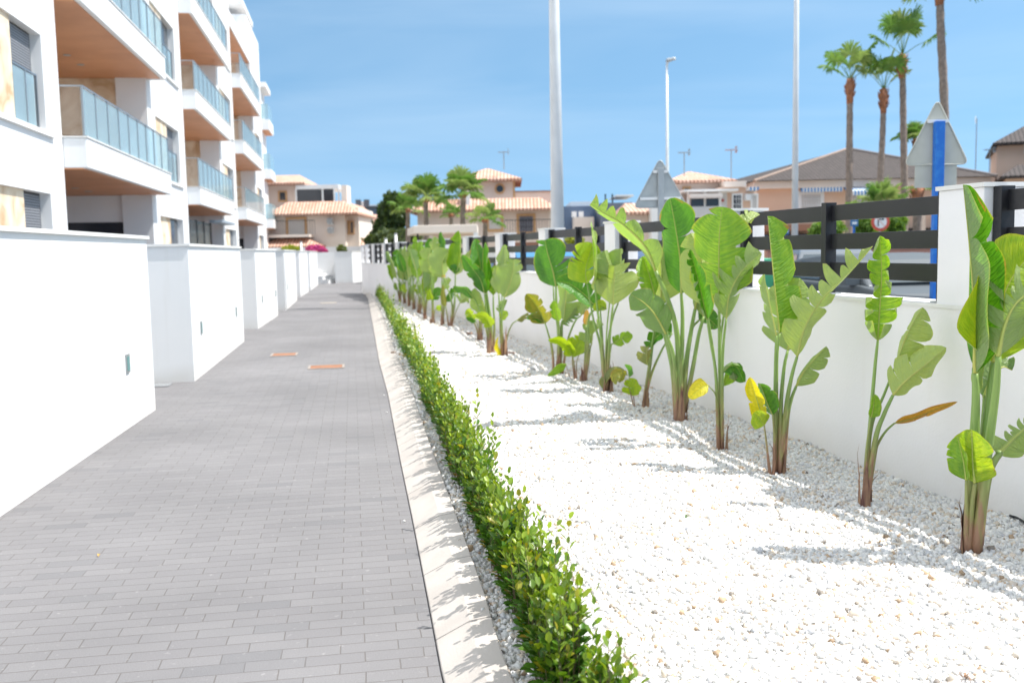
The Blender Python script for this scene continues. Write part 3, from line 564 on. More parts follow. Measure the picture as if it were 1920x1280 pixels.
# ------------------------------------------------------------------ apartment building
def build_apartments():
    root = empty('apartment_building', S(Vector((30, -5.43, 0))), 'long white five storey apartment building with timber soffits and glass balconies', 'building')
    FO = -5.43; BF = -4.98; TOP = 14.6; FL = [3.78, 7.0, 10.18]; SO = [3.18, 6.36, 9.50, 12.5]
    W = MB(); 
    def B(m, s0, s1, o0, o1, z0, z1): m.box(s0, s1, o0, o1, z0, z1, S)
    bays = [(19.95, 28.4), (34.2, 43.3), (48.85, 58.6)]
    # window columns (opening, stone share)
    cols = [(12.6, 19.0), (29.3, 33.1), (43.9, 47.9), (59.4, 62.6)]
    cols_open = cols
    # solid core behind
    B(W, 2, 64.6, -16, FO - 2.9, 0, TOP - .4)
    edges = [(2, 19.95), (28.4, 34.2), (43.3, 48.85), (58.6, 64.6)]
    op_z = [(1.35, 2.65), (3.78, 5.5), (7.0, 8.75), (10.2, 11.95)]
    for (e0, e1), (c0, c1) in zip(edges, cols_open):
        top = TOP if e0 < 48 else 14.75
        B(W, e0, c0, FO - 2.9, FO, 0, top)
        B(W, c1, e1, FO - 2.9, FO, 0, top)
        z = 0
        for (a, b) in op_z:
            B(W, c0, c1, FO - 2.9, FO, z, a); z = b
        B(W, c0, c1, FO - 2.9, FO, z, top)
        for a, b in op_z: B(W, c0, c1, FO - 2.9, FO - .22, a, b)
    # floor bands over the loggias
    for bi, (a, b) in enumerate(bays):
        for k in range(3): B(W, a, b, FO - 2.9, FO, SO[k] + .02, FL[k])
        B(W, a, b, FO - 2.9, FO, SO[3] + .02, 13.2 if bi == 2 else TOP)
        # pillar at the far end inside the loggia
        B(W, b - .16, b, FO - .8, FO - .002, 0, SO[0] + .02)
        for k in range(3): B(W, b - .16, b, FO - .8, FO - .002, FL[k], SO[k + 1] + .02)
    # setback penthouse on the last block
    B(W, 57, 64.6, -12, FO - .002, 13.2, 14.9)
    W.build('wall', white, root)
    B2 = MB(); B2.box(56.2, 62, -12.4, FO - .05, 15.3, 15.6, S).box(61.6, 61.9, FO - .4, FO - .1, 14.9, 15.3, S).build('roof_pergola', white, root)
    # end balconies beyond the corner
    for k in range(3):
        bal = MB().box(64.9, 68.2, FO - 3, BF, SO[k] + .02, FL[k], S).build('balcony', white, root)
        MB().box(64.95, 68.1, FO - 2.9, BF - .08, SO[k], SO[k] + .018, S).build('soffit', soffitwood, bal)
        MB().box(64.95, 68.15, BF - .06, BF - .045, FL[k] + .05, FL[k] + 1.0, S).box(64.95, 64.965, FO - 2, BF - .06, FL[k] + .05, FL[k] + 1.0, S).build('glass_guard', guardglass, bal)
    MB().box(64.6, 68, -15, FO - .05, 0, 12.2, S).build('end_wing', white, root)
    MB().box(64.6, 68.3, -15, FO + .35, 12.2, 12.5, S).build('end_wing_roof', white, root)
    # ledges under the windows
    for (e0, e1), (c0, c1) in zip(edges, cols_open):
        for z in (3.78, 7.0, 10.2): MB().box(c0 - .3 if c0 > 20 else 2, c1 + .35, FO + .0, FO + .06, z - .09, z - .005, S).build('ledge', coping, root)
    # windows: stone half and shuttered half
    for ci, (c0, c1) in enumerate(cols_open):
        for k, (z0, z1) in enumerate(op_z):
            ws = 17.5 if ci == 0 else c0 + (c1 - c0) * .52
            if ci == 0 and k == 0: ws = 17.75
            MB().box(c0 + .002, ws, FO - .219, FO - (.05 if k else .08), z0 + .003, z1 - .003, S).build('stone_cladding', stone, root)
            wn = MB().box(ws + .003, c1 - .08 if ci == 0 else c1 - .12, FO - .218, FO - .17, z0 + .004, z1 - .004, S).build('window', black, root)
            e = c1 - .15 if ci == 0 else c1 - .19
            MB().box(ws + .07, e, FO - .169, FO - .155, z0 + (.06 if ci else .06), z1 - .05, S).build('shutter', shutter if (ci + k) % 2 == 0 or ci == 0 else darkglass, wn)
            if k:
                g_ = MB().box(ws + .05, c1 - .35, FO - .075, FO - .06, z0 + .04, z0 + .93, S).build('glass_guard', guardglass, wn)
                MB().box(ws + .03, c1 - .2, FO - .09, FO - .05, z0 + .95, z0 + .98, S).box(c1 - .24, c1 - .2, FO - .09, FO - .05, z0, z0 + .95, S).box((ws + c1) / 2 - .1, (ws + c1) / 2 - .06, FO - .09, FO - .05, z0, z0 + .95, S).build('guard_rail', railmetal, wn)
    # loggias
    for bi, (a, b) in enumerate(bays):
        for k in range(4):
            z0 = 0 if k == 0 else FL[k - 1]; z1 = SO[k]
            MB().box(a + .003, b - .003, FO - 2.88, BF - .10 if (k < 3) else FO - .05, z1, z1 + .018, S).build('soffit', soffitwood, root)
            # back wall lining, facing camera at far end: stone above, white on the ground floor
            if k: MB().box(b - .03, b - .004, FO - 2.85, FO - .804, z0 + .004, z1 - .004, S).build('stone_cladding', stone, root)
            MB().box(b - 4.4, b - .035, FO - 2.897, FO - 2.87, z0 + .004, z1 - .004, S).build('stone_cladding' if k else 'blind_box', stone if k else white, root)
            dw = MB().box(a + .6, b - 4.5, FO - 2.895, FO - 2.86, z0 + .1, z1 - .35, S).build('window', black, root)
            MB().box(a + .7, b - 4.6, FO - 2.858, FO - 2.85, z0 + .15, z1 - .4, S).build('pane', darkglass, dw)
            if k == 0:
                MB().box(b - .04, b - .004, FO - 2.85, FO - .804, 2.45, z1 - .004, S).build('blind_box', white, root)
                MB().box(b - .04, b - .004, FO - 2.85, FO - .804, .1, 2.44, S).build('dark_opening', darkglass, root)
            for q in range(2):
                c = S(Vector((b - 2.0 - q * 1.2, FO - 1.2, z1 - .012))); MB().tube([c, c + Vector((0, 0, .01))], .09, 10).build('downlight', greymetal, root)
        for k in range(3):
            z0, z1 = SO[k] + .021, FL[k]
            bal = MB().box(a - .0, b + .35, FO + .003, BF, z0 - .001, z1, S).build('balcony', white, root, bevel=.02)
            MB().box(a - .02, b + .37, FO + .005, BF + .02, z1 + .001, z1 + .03, S).build('slab_edge', coping, bal)
            # railing
            rl = MB(); zt = z1 + .97
            rl.box(a + .02, b + .3, BF - .07, BF - .03, zt, zt + .03, S)
            n = 9; step = (b + .3 - a) / n
            for j in range(n + 1): rl.box(a + j * step, a + j * step + .035, BF - .07, BF - .035, z1 + .03, zt, S)
            rl.box(a + .02, a + .05, FO - 1.6, BF - .07, zt, zt + .03, S).box(a + .02, a + .05, FO - .55, FO - .5, z1 + .03, zt, S)
            ro = rl.build('railing', railmetal, bal)
            gl = MB()
            for j in range(n): gl.box(a + j * step + .05, a + (j + 1) * step - .012, BF - .056, BF - .046, z1 + .06, zt - .02, S)
            gl.build('glass_guard', guardglass, bal)
            gs = MB().box(a + .03, a + .04, FO - .45, BF - .09, z1 + .06, zt - .02, S).build('side_guard', glass_mat('side_glass', (.6, .55, .5), .10, (1, .98, .95)), bal)
    # awning box and enclosed ground floor terrace on the second bay
    MB().box(39.0, 43.2, FO + .004, FO + .5, 2.75, 2.85, S).build('awning_case', mat('awning_grey', (.30, .36, .42), .5), root)
    gt = MB().box(34.4, 39.5, FO - .06, FO - .02, 1.2, 2.72, S).build('terrace_glazing', glass_mat('terrace_glass', (.12, .15, .15), .6), root)
    fr = MB()
    for s_ in (34.35, 36.0, 37.7, 39.5): fr.box(s_, s_ + .08, FO - .08, FO, 1.2, 2.75, S)
    fr.build('glazing_frame', black, gt)
build_apartments()

# ------------------------------------------------------------------ hedge
def build_hedge():
    HC = lambda y: lerp_poly(KO, y) + .138
    root = empty('hedge', (0, 4, .07), 'long low glossy green box hedge in the white gravel beside the kerb', 'hedge')
    V = []; C = []; SV = []; SF = []; rg = np.random.default_rng(11)
    stems = MB()
    y = 2.2; SH = {}
    while y < 29.6:
        dens = 260 if y < 5 else (190 if y < 9 else (120 if y < 16 else 75))
        step = 1 / dens; y += step * rg.uniform(.5, 1.5)
        # planting rhythm of about 28 cm gives small mounds
        j0 = int(y / .215)
        if j0 not in SH: SH[j0] = ((j0 + .5 + rg.uniform(-.13, .13)) * .215, rg.uniform(-.02, .02), rg.uniform(.80, 1.16), rg.uniform(0, 1), rg.uniform(.8, 1.1))
        yc, xc, hs, hu, wsc = SH[j0]
        mound = hs * (1 - .66 * min(1, abs(y - yc) / .11) ** 1.5)
        xo = rg.uniform(-.088, .088) * wsc
        hgt = (.45 + .03 * math.sin(y * 2.3)) * mound * (1 - 1.5 * (xo / .2) ** 2) * rg.uniform(.7, 1.06)
        tall = rg.uniform() < .022 and abs(xo) < .08 and y > 2.7
        if tall: hgt = .42 * rg.uniform(1.12, 1.38)
        bx = HC(y) + xc + xo * .6; p0 = np.array([bx, y, .05]); lean = np.array([xo * .9 + rg.normal(0, .04), rg.normal(0, .07), 1.0]); lean /= np.linalg.norm(lean)
        s0 = .06 if y < 9 else .1
        nl = int((hgt - s0) / (.0185 if y < 7 else (.022 if y < 13 else .030))); size = .043 if y < 7 else (.044 if y < 13 else .050)
        hue = .5 * rg.uniform() + .5 * hu; ang = rg.uniform(0, 6.28)
        if y < 7 and rg.uniform() < .5: stems.tube([p0, p0 + lean * hgt * .5, p0 + lean * hgt * .97], [.0035, .0025, .001], 4, False)
        for j in range(max(nl, 3)):
            f = (j + rg.uniform(0, .8)) / max(nl, 3); h = s0 + (hgt - s0) * f; c = p0 + lean * h
            ang += 2.0 + rg.normal(0, .5); el = .25 + .95 * f ** 2 + rg.normal(0, .22) if not tall else .5 + .5 * f + rg.normal(0, .2)
            L = size * rg.uniform(.75, 1.25) * (1 - .35 * f ** 4); wd = L * rg.uniform(.50, .64)
            d = np.array([math.cos(ang) * math.cos(el), math.sin(ang) * math.cos(el), math.sin(el)])
            sdv = np.array([-math.sin(ang), math.cos(ang), 0.0]); nn = np.cross(d, sdv); sdv = sdv + nn * rg.normal(0, .22)
            c = c + d * .006; cup = nn * -L * .10
            V += [c, c + d * L * .35 + sdv * wd * .46 - cup, c + d * L * .75 + sdv * wd * .40 - cup, c + d * L, c + d * L * .75 - sdv * wd * .40 - cup, c + d * L * .35 - sdv * wd * .46 - cup]
            yo = max(0, min(1, (f - .55) * 1.6 + rg.normal(0, .18))) * (.45 + .55 * hue)
            base = np.array([.055, .145, .016]) * (1 - yo) + np.array([.34, .44, .03]) * yo
            if rg.uniform() < .05: base = np.array([.30, .30, .03])
            if f < .35 and rg.uniform() < .12: base = np.array([.30, .22, .04])
            C += [base * rg.uniform(.75, 1.25)] * 6
    V = np.array(V); C = np.array(C); n = len(V) // 6
    b = 6 * np.arange(n)[:, None]
    F4 = np.concatenate([b + np.array([[0, 1, 2, 3]]), b + np.array([[0, 3, 4, 5]])])
    npmesh('foliage', V, F4, shrubleaf, root, attr=C)
    stems.build('stem', mat('shrub_stem', (.16, .12, .06), .8), root)
build_hedge()

# ------------------------------------------------------------------ paddle leaved plants
def smooth_curve(P, n):
    P = [Vector(p) for p in P]
    if len(P) == 2: P = [P[0], (P[0] + P[1]) / 2, P[1]]
    Q = [P[0] * 2 - P[1]] + P + [P[-1] * 2 - P[-2]]; out = []
    m = len(P) - 1
    for i in range(n):
        t = i / (n - 1) * m; k = min(int(t), m - 1); f = t - k; a, b, c, d = Q[k:k + 4]
        out.append(.5 * ((2 * b) + (c - a) * f + (2 * a - 5 * b + 4 * c - d) * f * f + (3 * b - a - 3 * c + d) * f ** 3))
    return out
def blade(pts, w_, pL, pR, tL=(), tR=(), cur=18, face='t', rnd=None, spread=16, asym=1.0, n=30, rot=True):
    """two half blades hinged on the midrib; pL and pR turn each half away from the picture plane, tL and tR are torn places"""
    rnd = rnd or random; mid = smooth_curve(pts, n); K = 6; mb = MB()
    L_ = [0]
    for a, b in zip(mid, mid[1:]): L_.append(L_[-1] + (b - a).length)
    Dv = (mid[n // 2] - CAM); Dv.z = 0; Dv.normalize()
    def prof(t):
        t = min(max(t, 0), 1); a = min(1, (t / .16)) ; a = math.sin(a * math.pi / 2) ** .75
        b = 1 if t < .42 else max(0.0, math.cos((t - .42) / .58 * math.pi / 2)) ** .62
        return max(a * b, .0)
    fold_ = rnd.uniform(20, 46) * (1 if face == 'u' else -1)
    if abs(pL) < 35 and cur > 0: pL = pL + fold_
    if abs(pR) < 35 and cur > 0: pR = pR + fold_ * .9
    if cur > 0 and abs(pL) < 90:
        w_ = w_ * 1.14; th = rnd.choice((-1, 1)) * (rnd.uniform(14, 40) if rot else 4); pL += th; pR -= th; w_ /= math.cos(R(th)) ** .8
    Nprev = None; fr = []; ph_w = rnd.uniform(0, 6)
    if w_ > .07:
        if not tL: tL = sorted(rnd.uniform(.2, .9) for _ in range(rnd.choice((1, 2, 3))))
        if not tR: tR = sorted(rnd.uniform(.2, .9) for _ in range(rnd.choice((1, 2, 2))))
    for i in range(n):
        T = (mid[min(i + 1, n - 1)] - mid[max(i - 1, 0)]).normalized(); Ls = T.cross(Dv)
        if Ls.length < .15 and Nprev: Ls = Nprev
        Ls = Ls.normalized(); Nprev = Ls; N = Ls.cross(T).normalized(); fr.append((T, Ls, N))
    for side, phi, tears, ww in ((1, pL, tL, w_ * asym), (-1, pR, tR, w_)):
        cuts = [0] + sorted(tears) + [1]; ph0 = phi; cup = face == 't' and rnd.random() < .6
        for c0, c1 in zip(cuts, cuts[1:]):
            many = len(tears) > 3
            m = max(3, int((c1 - c0) * n) + 2); dph = rnd.uniform(-spread, spread) if tears else 0; cc = (cur * -2.4 if (cup and cur > 0) else cur) * rnd.uniform(.5, 1.6); pinch = (.75 if many else .3) * (1 if tears else 0); tw = rnd.uniform(-.1, .25)
            grid = []; uvs = []
            ctr = c0 * .35 + c1 * .65
            for i in range(m):
                t = c0 + (c1 - c0) * i / (m - 1); row = []; ru = []
                for k in range(K + 1):
                    u = k / K; tt = t + (ctr - t) * pinch * (u ** (2.2 if many else 5)) * (0 if (c0 == 0 and t <= ctr) or (c1 == 1 and t >= ctr) else 1)
                    x = min(tt, .9999) * (n - 1); q = int(x); f = x - q
                    Pm = mid[q].lerp(mid[min(q + 1, n - 1)], f); T, Ls, N = fr[min(q + (f > .5), n - 1)]
                    wt = ww * prof(t) * (1 if not many else rnd_w(c0, ww))
                    P = Pm.copy(); steps = k
                    for z in range(steps):
                        uu = (z + .5) / K; a = R(phi + dph * uu + cc * uu * uu * (1 if True else 0) + 13 * math.sin(11 * t + side * 1.3 + ph_w) * uu * uu)
                        P = P + (Ls * side * math.cos(a) + N * math.sin(a)) * (wt / K)
                    P = P + T * (wt * (.22 + tw) * u * u) 
                    row.append(P); ru.append((side * u, (tt * L_[-1]) - .25 * wt * u))
                grid.append(row); uvs.append(ru)
            vs = [p for r in grid for p in r]; fs = []; uu = []
            flip = (side == 1) == (face == 't')
            for i in range(m - 1):
                for k in range(K):
                    a = [(i, k), (i + 1, k), (i + 1, k + 1), (i, k + 1)]
                    if not flip: a = a[::-1]
                    fs.append([r * (K + 1) + c for r, c in a]); uu.append([uvs[r][c] for r, c in a])
            mb.add(vs, fs, uu)
    return mb, mid
def rnd_w(c0, s): return .72 + .28 * math.sin(c0 * 37.7 + s * 91)
def plant(px, py, label, leaves, scale_r=1.0, z=.08, sheath=True, cat='plant'):
    """leaves: (stalk points from the base up, blade points base to tip, half width m, turn left, turn right, material, options)"""
    base = G(px, py, z); Y = base.y; rnd = random.Random(int(px * 13 + py)); m_px = Y / F
    base.z = float(bed_z(base.x, base.y)) - .01
    root = empty('paddle_leaved_plant', base, label, cat, 'tall paddle leaved plants in the gravel')
    def P(p, dy=0): return AY(p[0], p[1], Y + dy)
    nS = len(leaves)
    for i, lf in enumerate(leaves):
        st, bl, w_, pL, pR, mt, op = lf
        dyt = op.get('dy', rnd.uniform(-.10, .14)); dyb = rnd.uniform(-.012, .012) * (1 if nS > 1 else 0)
        st3 = []; allp = list(st) + list(bl); tot = len(allp) - 1
        heights = [abs(p[1] - allp[0][1]) + abs(p[0] - allp[0][0]) for p in allp]; hm = max(heights) or 1
        pts3 = [P(p, dyb + dyt * (h / hm) ** 1.3) for p, h in zip(allp, heights)]
        if st[0][1] > py - 12: pts3[0].z = base.z - .01
        ns = len(st); sp = smooth_curve(pts3[:ns + 1], 14); bp = pts3[ns:]
        r0 = op.get('r', .016) * scale_r; low = (1.35 if (st[0][1] > py - 12) else 1)
        rr = [r0 * (low - (low - .62) * (j / 13) ** .7) for j in range(14)]
        mb_, mid = blade(bp, w_, pL, pR, op.get('tL', ()), op.get('tR', ()), op.get('cur', 18), op.get('f', 't'), rnd, op.get('sp', 16), op.get('as', 1.0), op.get('n', 30 if w_ * F / Y > 18 else 18), not op.get('nr'))
        stk = MB().tube(sp, rr, 8).build('leaf_stalk', stalkm, root, True)
        leaf = mb_.build('leaf', LM[mt], stk, True)
        mr = [max(r0 * .5 * (1 - .85 * j / (len(mid) - 1)), .0012) for j in range(len(mid))]
        D = (mid[0] - CAM).normalized(); D.z = 0
        MB().tube([p - D * (.001 if op.get('f', 't') == 'u' else -.0005) for p in mid], mr, 6).build('midrib', ribm, leaf, True)
    if sheath:
        top = (.20 + .16 * rnd.random()) * min(scale_r, 1.2); rb = .036 * scale_r
        n = 4 if scale_r > .9 else 3; sh = MB()
        for j in range(n):
            a0 = rnd.uniform(0, 6.28); vs = []; M = 7
            for q in range(M):
                f = q / (M - 1); rr_ = rb * (1.12 - .35 * f) + (.030 * f ** 4 * rnd.uniform(.0, 1.5)); top_ = top * (.55 + .5 * ((j * 37) % 5) / 4); sp_ = .8 * (1 - f ** 1.3) + .03
                for g_ in (-1, -.4, .4, 1):
                    a = a0 + g_ * sp_; vs.append((base.x + rr_ * math.cos(a), base.y + rr_ * math.sin(a), base.z - .01 + f * top_))
            fs = [(q * 4 + g_, q * 4 + g_ + 1, q * 4 + 5 + g_, q * 4 + 4 + g_) for q in range(M - 1) for g_ in range(3)]
            sh.add(vs, fs)
        so_ = sh.build('dry_sheath', sheathm, root, True)
    return root
X = lambda ox, oy, k: (lambda *a: [(ox + a[i] / k, oy + a[i + 1] / k) for i in range(0, len(a), 2)])
def sides(n, a=.12, b=.95): return [a + (b - a) * (i + .5) / n for i in range(n)]
# 1: big plant at the right edge
A = X(1740, 340, 3.556); B = X(1720, 660, 3.2)
plant(1820, 1040, 'tallest wide leaved plant at the right edge, in front of the nearest pillar', [
 (B(330, 1190, 345, 700, 355, 300), [(1829, 700), (1826, 560), (1818, 460), (1806, 346)], .165, -104, 2, 'd', dict(tR=[.66], tL=[.7], dy=.05, cur=9, r=.017)),
 (B(300, 1190, 330, 600, 345, 300), [(1827, 690), (1831, 560), (1836, 450), (1822, 352)], .055, 40, -20, 'd', dict(dy=.12)),
 (B(340, 1190, 400, 560, 440, 200), [(1862, 680), (1868, 610), (1892, 530), (1945, 462)], .205, -8, 12, 'y', dict(dy=.10, cur=8, r=.017, tL=[.6], nr=1)),
 (B(350, 1190, 420, 620, 470, 250), [(1872, 668), (1884, 612), (1906, 568), (1950, 536)], .165, -20, 15, 'g', dict(f='u', tL=[.3, .5, .6, .68, .76, .84, .9], dy=-.16, cur=30, sp=26, r=.018, nr=1)),
 (B(320, 1190, 380, 700, 410, 300), [(1845, 745), (1862, 705), (1880, 688), (1898, 694)], .075, 10, 25, 'd', dict(f='u', dy=.1)),
 (B(300, 1190, 335, 600), [(1828, 742), (1829, 705), (1831, 662)], .04, 5, 15, 'g', dict(f='u', dy=.05)),
 (B(370, 1150, 400, 900, 440, 700, 500, 600), [(1871, 852), (1895, 826), (1918, 806), (1950, 778)], .115, -15, 70, 'g', dict(f='u', tL=[.3, .45, .55, .65, .75, .85], dy=.03, cur=22, r=.018)),
 (B(310, 1190, 325, 950), [(1828, 905), (1824, 870), (1822, 805)], .085, 40, -38, 'y', dict(dy=-.10, cur=10, r=.012)),
 (B(290, 1190, 295, 950), [(1812, 900), (1806, 860), (1795, 818)], .055, 30, -30, 'g', dict(dy=-.06, tL=[.5, .7], r=.010)),
], 1.12)
C = X(1580, 440, 2.4615)
plant(1622, 945, 'slender plant with one tightly curled upright leaf and a drooping brown leaf', [
 (C(100, 1235, 125, 900, 150, 600), C(162, 490, 172, 330, 180, 180, 172, 5), .165, -14, -14, 'g', dict(tL=sides(6, .1, .85), tR=sides(6, .1, .9), cur=-150, sp=16, dy=.0, r=.012)),
 (C(100, 1235, 130, 900, 190, 740), C(250, 590, 290, 480, 330, 400, 370, 335), .085, 12, 50, 'y', dict(f='u', dy=.12, r=.010)),
 (C(105, 1235, 150, 950, 190, 830), C(232, 740, 290, 675, 370, 610, 478, 520), .115, -22, 62, 'y', dict(f='u', tL=[.28, .55, .78], dy=-.08, cur=25, r=.015)),
 (C(110, 1235, 150, 1010, 165, 960, 200, 905), C(238, 870, 330, 845, 420, 810, 530, 770), .036, 15, 10, 'b', dict(tR=[.3, .5], dy=.02, cur=40, r=.009)),
 (C(95, 1235, 110, 1000), C(130, 845, 140, 800, 148, 735), .034, 20, 20, 'g', dict(dy=-.05, r=.009)),
], .95)
D_ = X(1390, 390, 2.51)
plant(1460, 880, 'full plant with a tall pale upright leaf and a long yellow edged leaf arching right', [
 (D_(165, 1225, 165, 900, 168, 700), D_(180, 590, 160, 400, 140, 200, 124, 38), .165, 150, 14, 'g', dict(f='u', dy=.06, cur=8, r=.011)),
 (D_(160, 1225, 158, 900, 160, 700), D_(165, 600, 140, 480, 118, 380, 108, 312), .065, 30, 30, 'g', dict(f='u', dy=-.05, r=.009)),
 (D_(185, 1225, 185, 960, 200, 760), D_(218, 672, 235, 560, 250, 440, 275, 330), .18, -5, 5, 'g', dict(f='u', tR=[.75], dy=.12, cur=10, r=.013, nr=1)),
 (D_(180, 1225, 210, 950, 235, 800), D_(262, 700, 300, 560, 380, 430, 490, 320, 618, 180), .150, -18, 70, 'y', dict(f='u', tL=[.28, .42, .52, .62, .72, .8, .88], dy=-.14, cur=26, sp=24, r=.014, nr=1)),
 (D_(195, 1225, 215, 1000, 235, 900), D_(258, 838, 290, 775, 340, 715, 400, 650), .075, 0, 45, 'g', dict(f='u', tL=[.6], tR=[.5, .8], dy=.0, cur=30, r=.013)),
 (D_(135, 1215, 120, 1120), D_(108, 1025, 85, 940, 60, 860, 40, 795), .05, -10, 10, 'Y', dict(tL=[.45], tR=[.35, .6], dy=-.05, r=.007)),
 (D_(152, 1215, 155, 1080), D_(148, 975, 125, 925, 105, 870, 88, 825), .072, 75, -5, 'd', dict(dy=-.02, r=.008)),
 (D_(140, 1215, 120, 1120), D_(108, 1022, 90, 1000, 60, 960), .05, 30, 10, 'y', dict(dy=-.09, r=.006)),
], 1.05)
E_ = X(1260, 360, 2.61)
plant(1355, 833, 'plant with a broad upright yellow ribbed leaf, standing in front of the second pillar', [
 (E_(240, 1235, 235, 900, 232, 700), E_(230, 515, 230, 380, 232, 220, 246, 72), .178, 58, -6, 'g', dict(dy=.0, cur=10, tR=[.55], r=.014)),
 (E_(245, 1235, 245, 900, 252, 740), E_(265, 622, 282, 500, 340, 390, 438, 298), .150, -10, 40, 'g', dict(f='u', tL=[.3, .42, .54, .66, .78], tR=[.3, .7], dy=-.12, cur=20, sp=22, r=.012)),
 (E_(235, 1235, 238, 900, 240, 700), E_(285, 420, 310, 260, 360, 160, 430, 110), .095, 30, 12, 'y', dict(f='u', dy=.14, r=.010)),
 (E_(230, 1235, 215, 900, 180, 640), E_(160, 560, 150, 430, 140, 300, 92, 200), .13, 0, 8, 'y', dict(f='u', dy=.2, cur=8, r=.010)),
 (E_(228, 1235, 215, 900, 190, 740), E_(172, 625, 145, 500, 115, 380, 88, 280), .105, -25, -12, 'd', dict(tL=sides(7, .1, .9), dy=-.08, cur=34, sp=20, r=.011)),
 (E_(245, 1235, 240, 1000), E_(250, 880, 285, 850, 320, 860, 352, 930), .085, 10, 20, 'd', dict(tL=[.3, .5, .7], dy=-.06, cur=25, r=.010)),
 (E_(250, 1235, 245, 1000), E_(252, 950, 270, 890, 292, 830), .055, -10, 20, 'g', dict(tR=[.5], dy=.06, r=.007)),
 (E_(225, 1235, 218, 1060, 212, 990), E_(178, 945, 140, 960, 85, 1010), .052, 10, 10, 'Y', dict(dy=-.05, r=.006)),
], 1.0)
F_ = X(1090, 360, 2.909)
plant(1278, 788, 'thick stemmed plant with a long torn leaf arching left over the rails', [
 (F_(520, 1240, 530, 1000, 520, 760, 470, 580), F_(405, 430, 350, 300, 230, 180, 130, 120, 48, 68), .150, 40, -15, 'g', dict(f='u', tL=[.55, .8], tR=[.3, .5, .62, .76, .88], dy=-.18, cur=26, sp=20, r=.018)),
 (F_(530, 1240, 545, 950, 552, 700), F_(545, 555, 540, 380, 515, 200, 484, 34), .170, 66, -5, 'd', dict(dy=.02, cur=12, r=.015)),
 (F_(520, 1240, 500, 1000, 470, 800), F_(432, 605, 438, 500, 440, 420, 430, 330), .160, 2, 4, 'y', dict(f='u', dy=.16, cur=8, r=.014)),
 (F_(520, 1240, 515, 1050, 500, 880), F_(462, 775, 410, 680, 350, 610, 268, 556), .105, 35, -32, 'd', dict(f='u', tR=[.35, .6], dy=-.10, cur=18, r=.014)),
 (F_(545, 1240, 570, 950, 600, 750), F_(620, 640, 640, 500, 650, 400), .075, 20, 20, 'g', dict(f='u', dy=.18, r=.016)),
 (F_(560, 1200, 610, 950, 640, 780), F_(668, 680, 680, 560, 700, 450), .08, 20, 30, 'g', dict(f='u', dy=.1, r=.016)),
 (F_(540, 1240, 560, 1000, 600, 760), F_(640, 700, 690, 690, 745, 740), .075, 12, 20, 'd', dict(dy=.22, r=.010)),
 (F_(520, 1240, 500, 1000, 420, 640), F_(400, 560, 370, 450, 335, 350), .09, -10, 20, 'g', dict(dy=.24, r=.010)),
], 1.3)
plant(1210, 766, 'slim plant half hidden between two fuller ones, with small round leaves', [
 (F_(335, 1170, 365, 980, 385, 840), F_(400, 740, 385, 600, 360, 480, 335, 350), .10, 0, 15, 'g', dict(dy=.1, r=.013)),
 (F_(335, 1170, 365, 980, 380, 900), F_(362, 945, 355, 900, 360, 845), .085, 5, 5, 'o', dict(f='u', dy=-.05, r=.008)),
 (F_(335, 1170, 380, 1000, 440, 860), F_(495, 770, 450, 760, 400, 800, 362, 850), .075, 0, 10, 'd', dict(dy=.12, r=.012)),
 (F_(335, 1170, 370, 1000, 395, 800), F_(410, 740, 430, 640, 445, 540), .075, 15, 15, 'g', dict(f='u', dy=.15, r=.010)),
], .95)
plant(1190, 768, 'knee high young plant with one round bright leaf, left of the thick stemmed plant', [
 (F_(295, 1175, 285, 1120), F_(282, 1110, 285, 1070, 290, 1015), .085, 5, 5, 'y', dict(dy=-.03, r=.007)),
 (F_(290, 1175, 265, 1080, 240, 1030), F_(235, 1020, 205, 1005, 175, 1040), .055, 10, 10, 'o', dict(dy=-.06, r=.005)),
 (F_(290, 1175, 265, 1080), F_(262, 1010, 255, 970, 235, 942), .05, 60, 0, 'd', dict(dy=.0, r=.005)),
], .6, sheath=False)
H_ = X(980, 400, 3.556)
plant(1141, 736, 'plant with one very broad round pale leaf hanging in the middle of the row', [
 (H_(560, 1190, 575, 900, 590, 720), H_(602, 612, 606, 520, 610, 440, 612, 350), .245, 3, 3, 'y', dict(f='u', dy=-.1, cur=6, r=.011, nr=1)),
 (H_(555, 1190, 565, 900, 600, 700), H_(636, 600, 640, 450, 650, 330, 655, 235), .16, 10, 0, 'g', dict(f='u', tL=[.6], tR=[.5, .7, .85], dy=.05, cur=26, r=.010)),
 (H_(545, 1190, 530, 900, 500, 650), H_(480, 470, 475, 300, 465, 170, 455, 50), .135, 60, -8, 'g', dict(dy=.08, r=.011)),
 (H_(545, 1190, 520, 900, 470, 700), H_(430, 470, 420, 380, 445, 280, 470, 200), .14, 0, 10, 'y', dict(dy=.2, r=.010)),
 (H_(560, 1190, 575, 1000, 590, 880), H_(605, 870, 650, 835, 735, 815), .06, -10, 30, 'g', dict(tL=[.3, .5, .7], dy=-.05, r=.008)),
 (H_(545, 1190, 545, 1100), H_(540, 1180, 560, 1120, 620, 1060, 700, 1080), .055, 10, 10, 'o', dict(f='u', dy=-.08, r=.006)),
 (H_(555, 1190, 530, 800, 520, 640), H_(560, 640, 520, 610, 470, 640), .05, 10, 10, 'y', dict(dy=.1, r=.007)),
 (H_(550, 1190, 560, 800), H_(600, 420, 570, 330, 545, 250), .09, 10, 10, 'g', dict(f='u', dy=.0, r=.007)),
], 1.2)
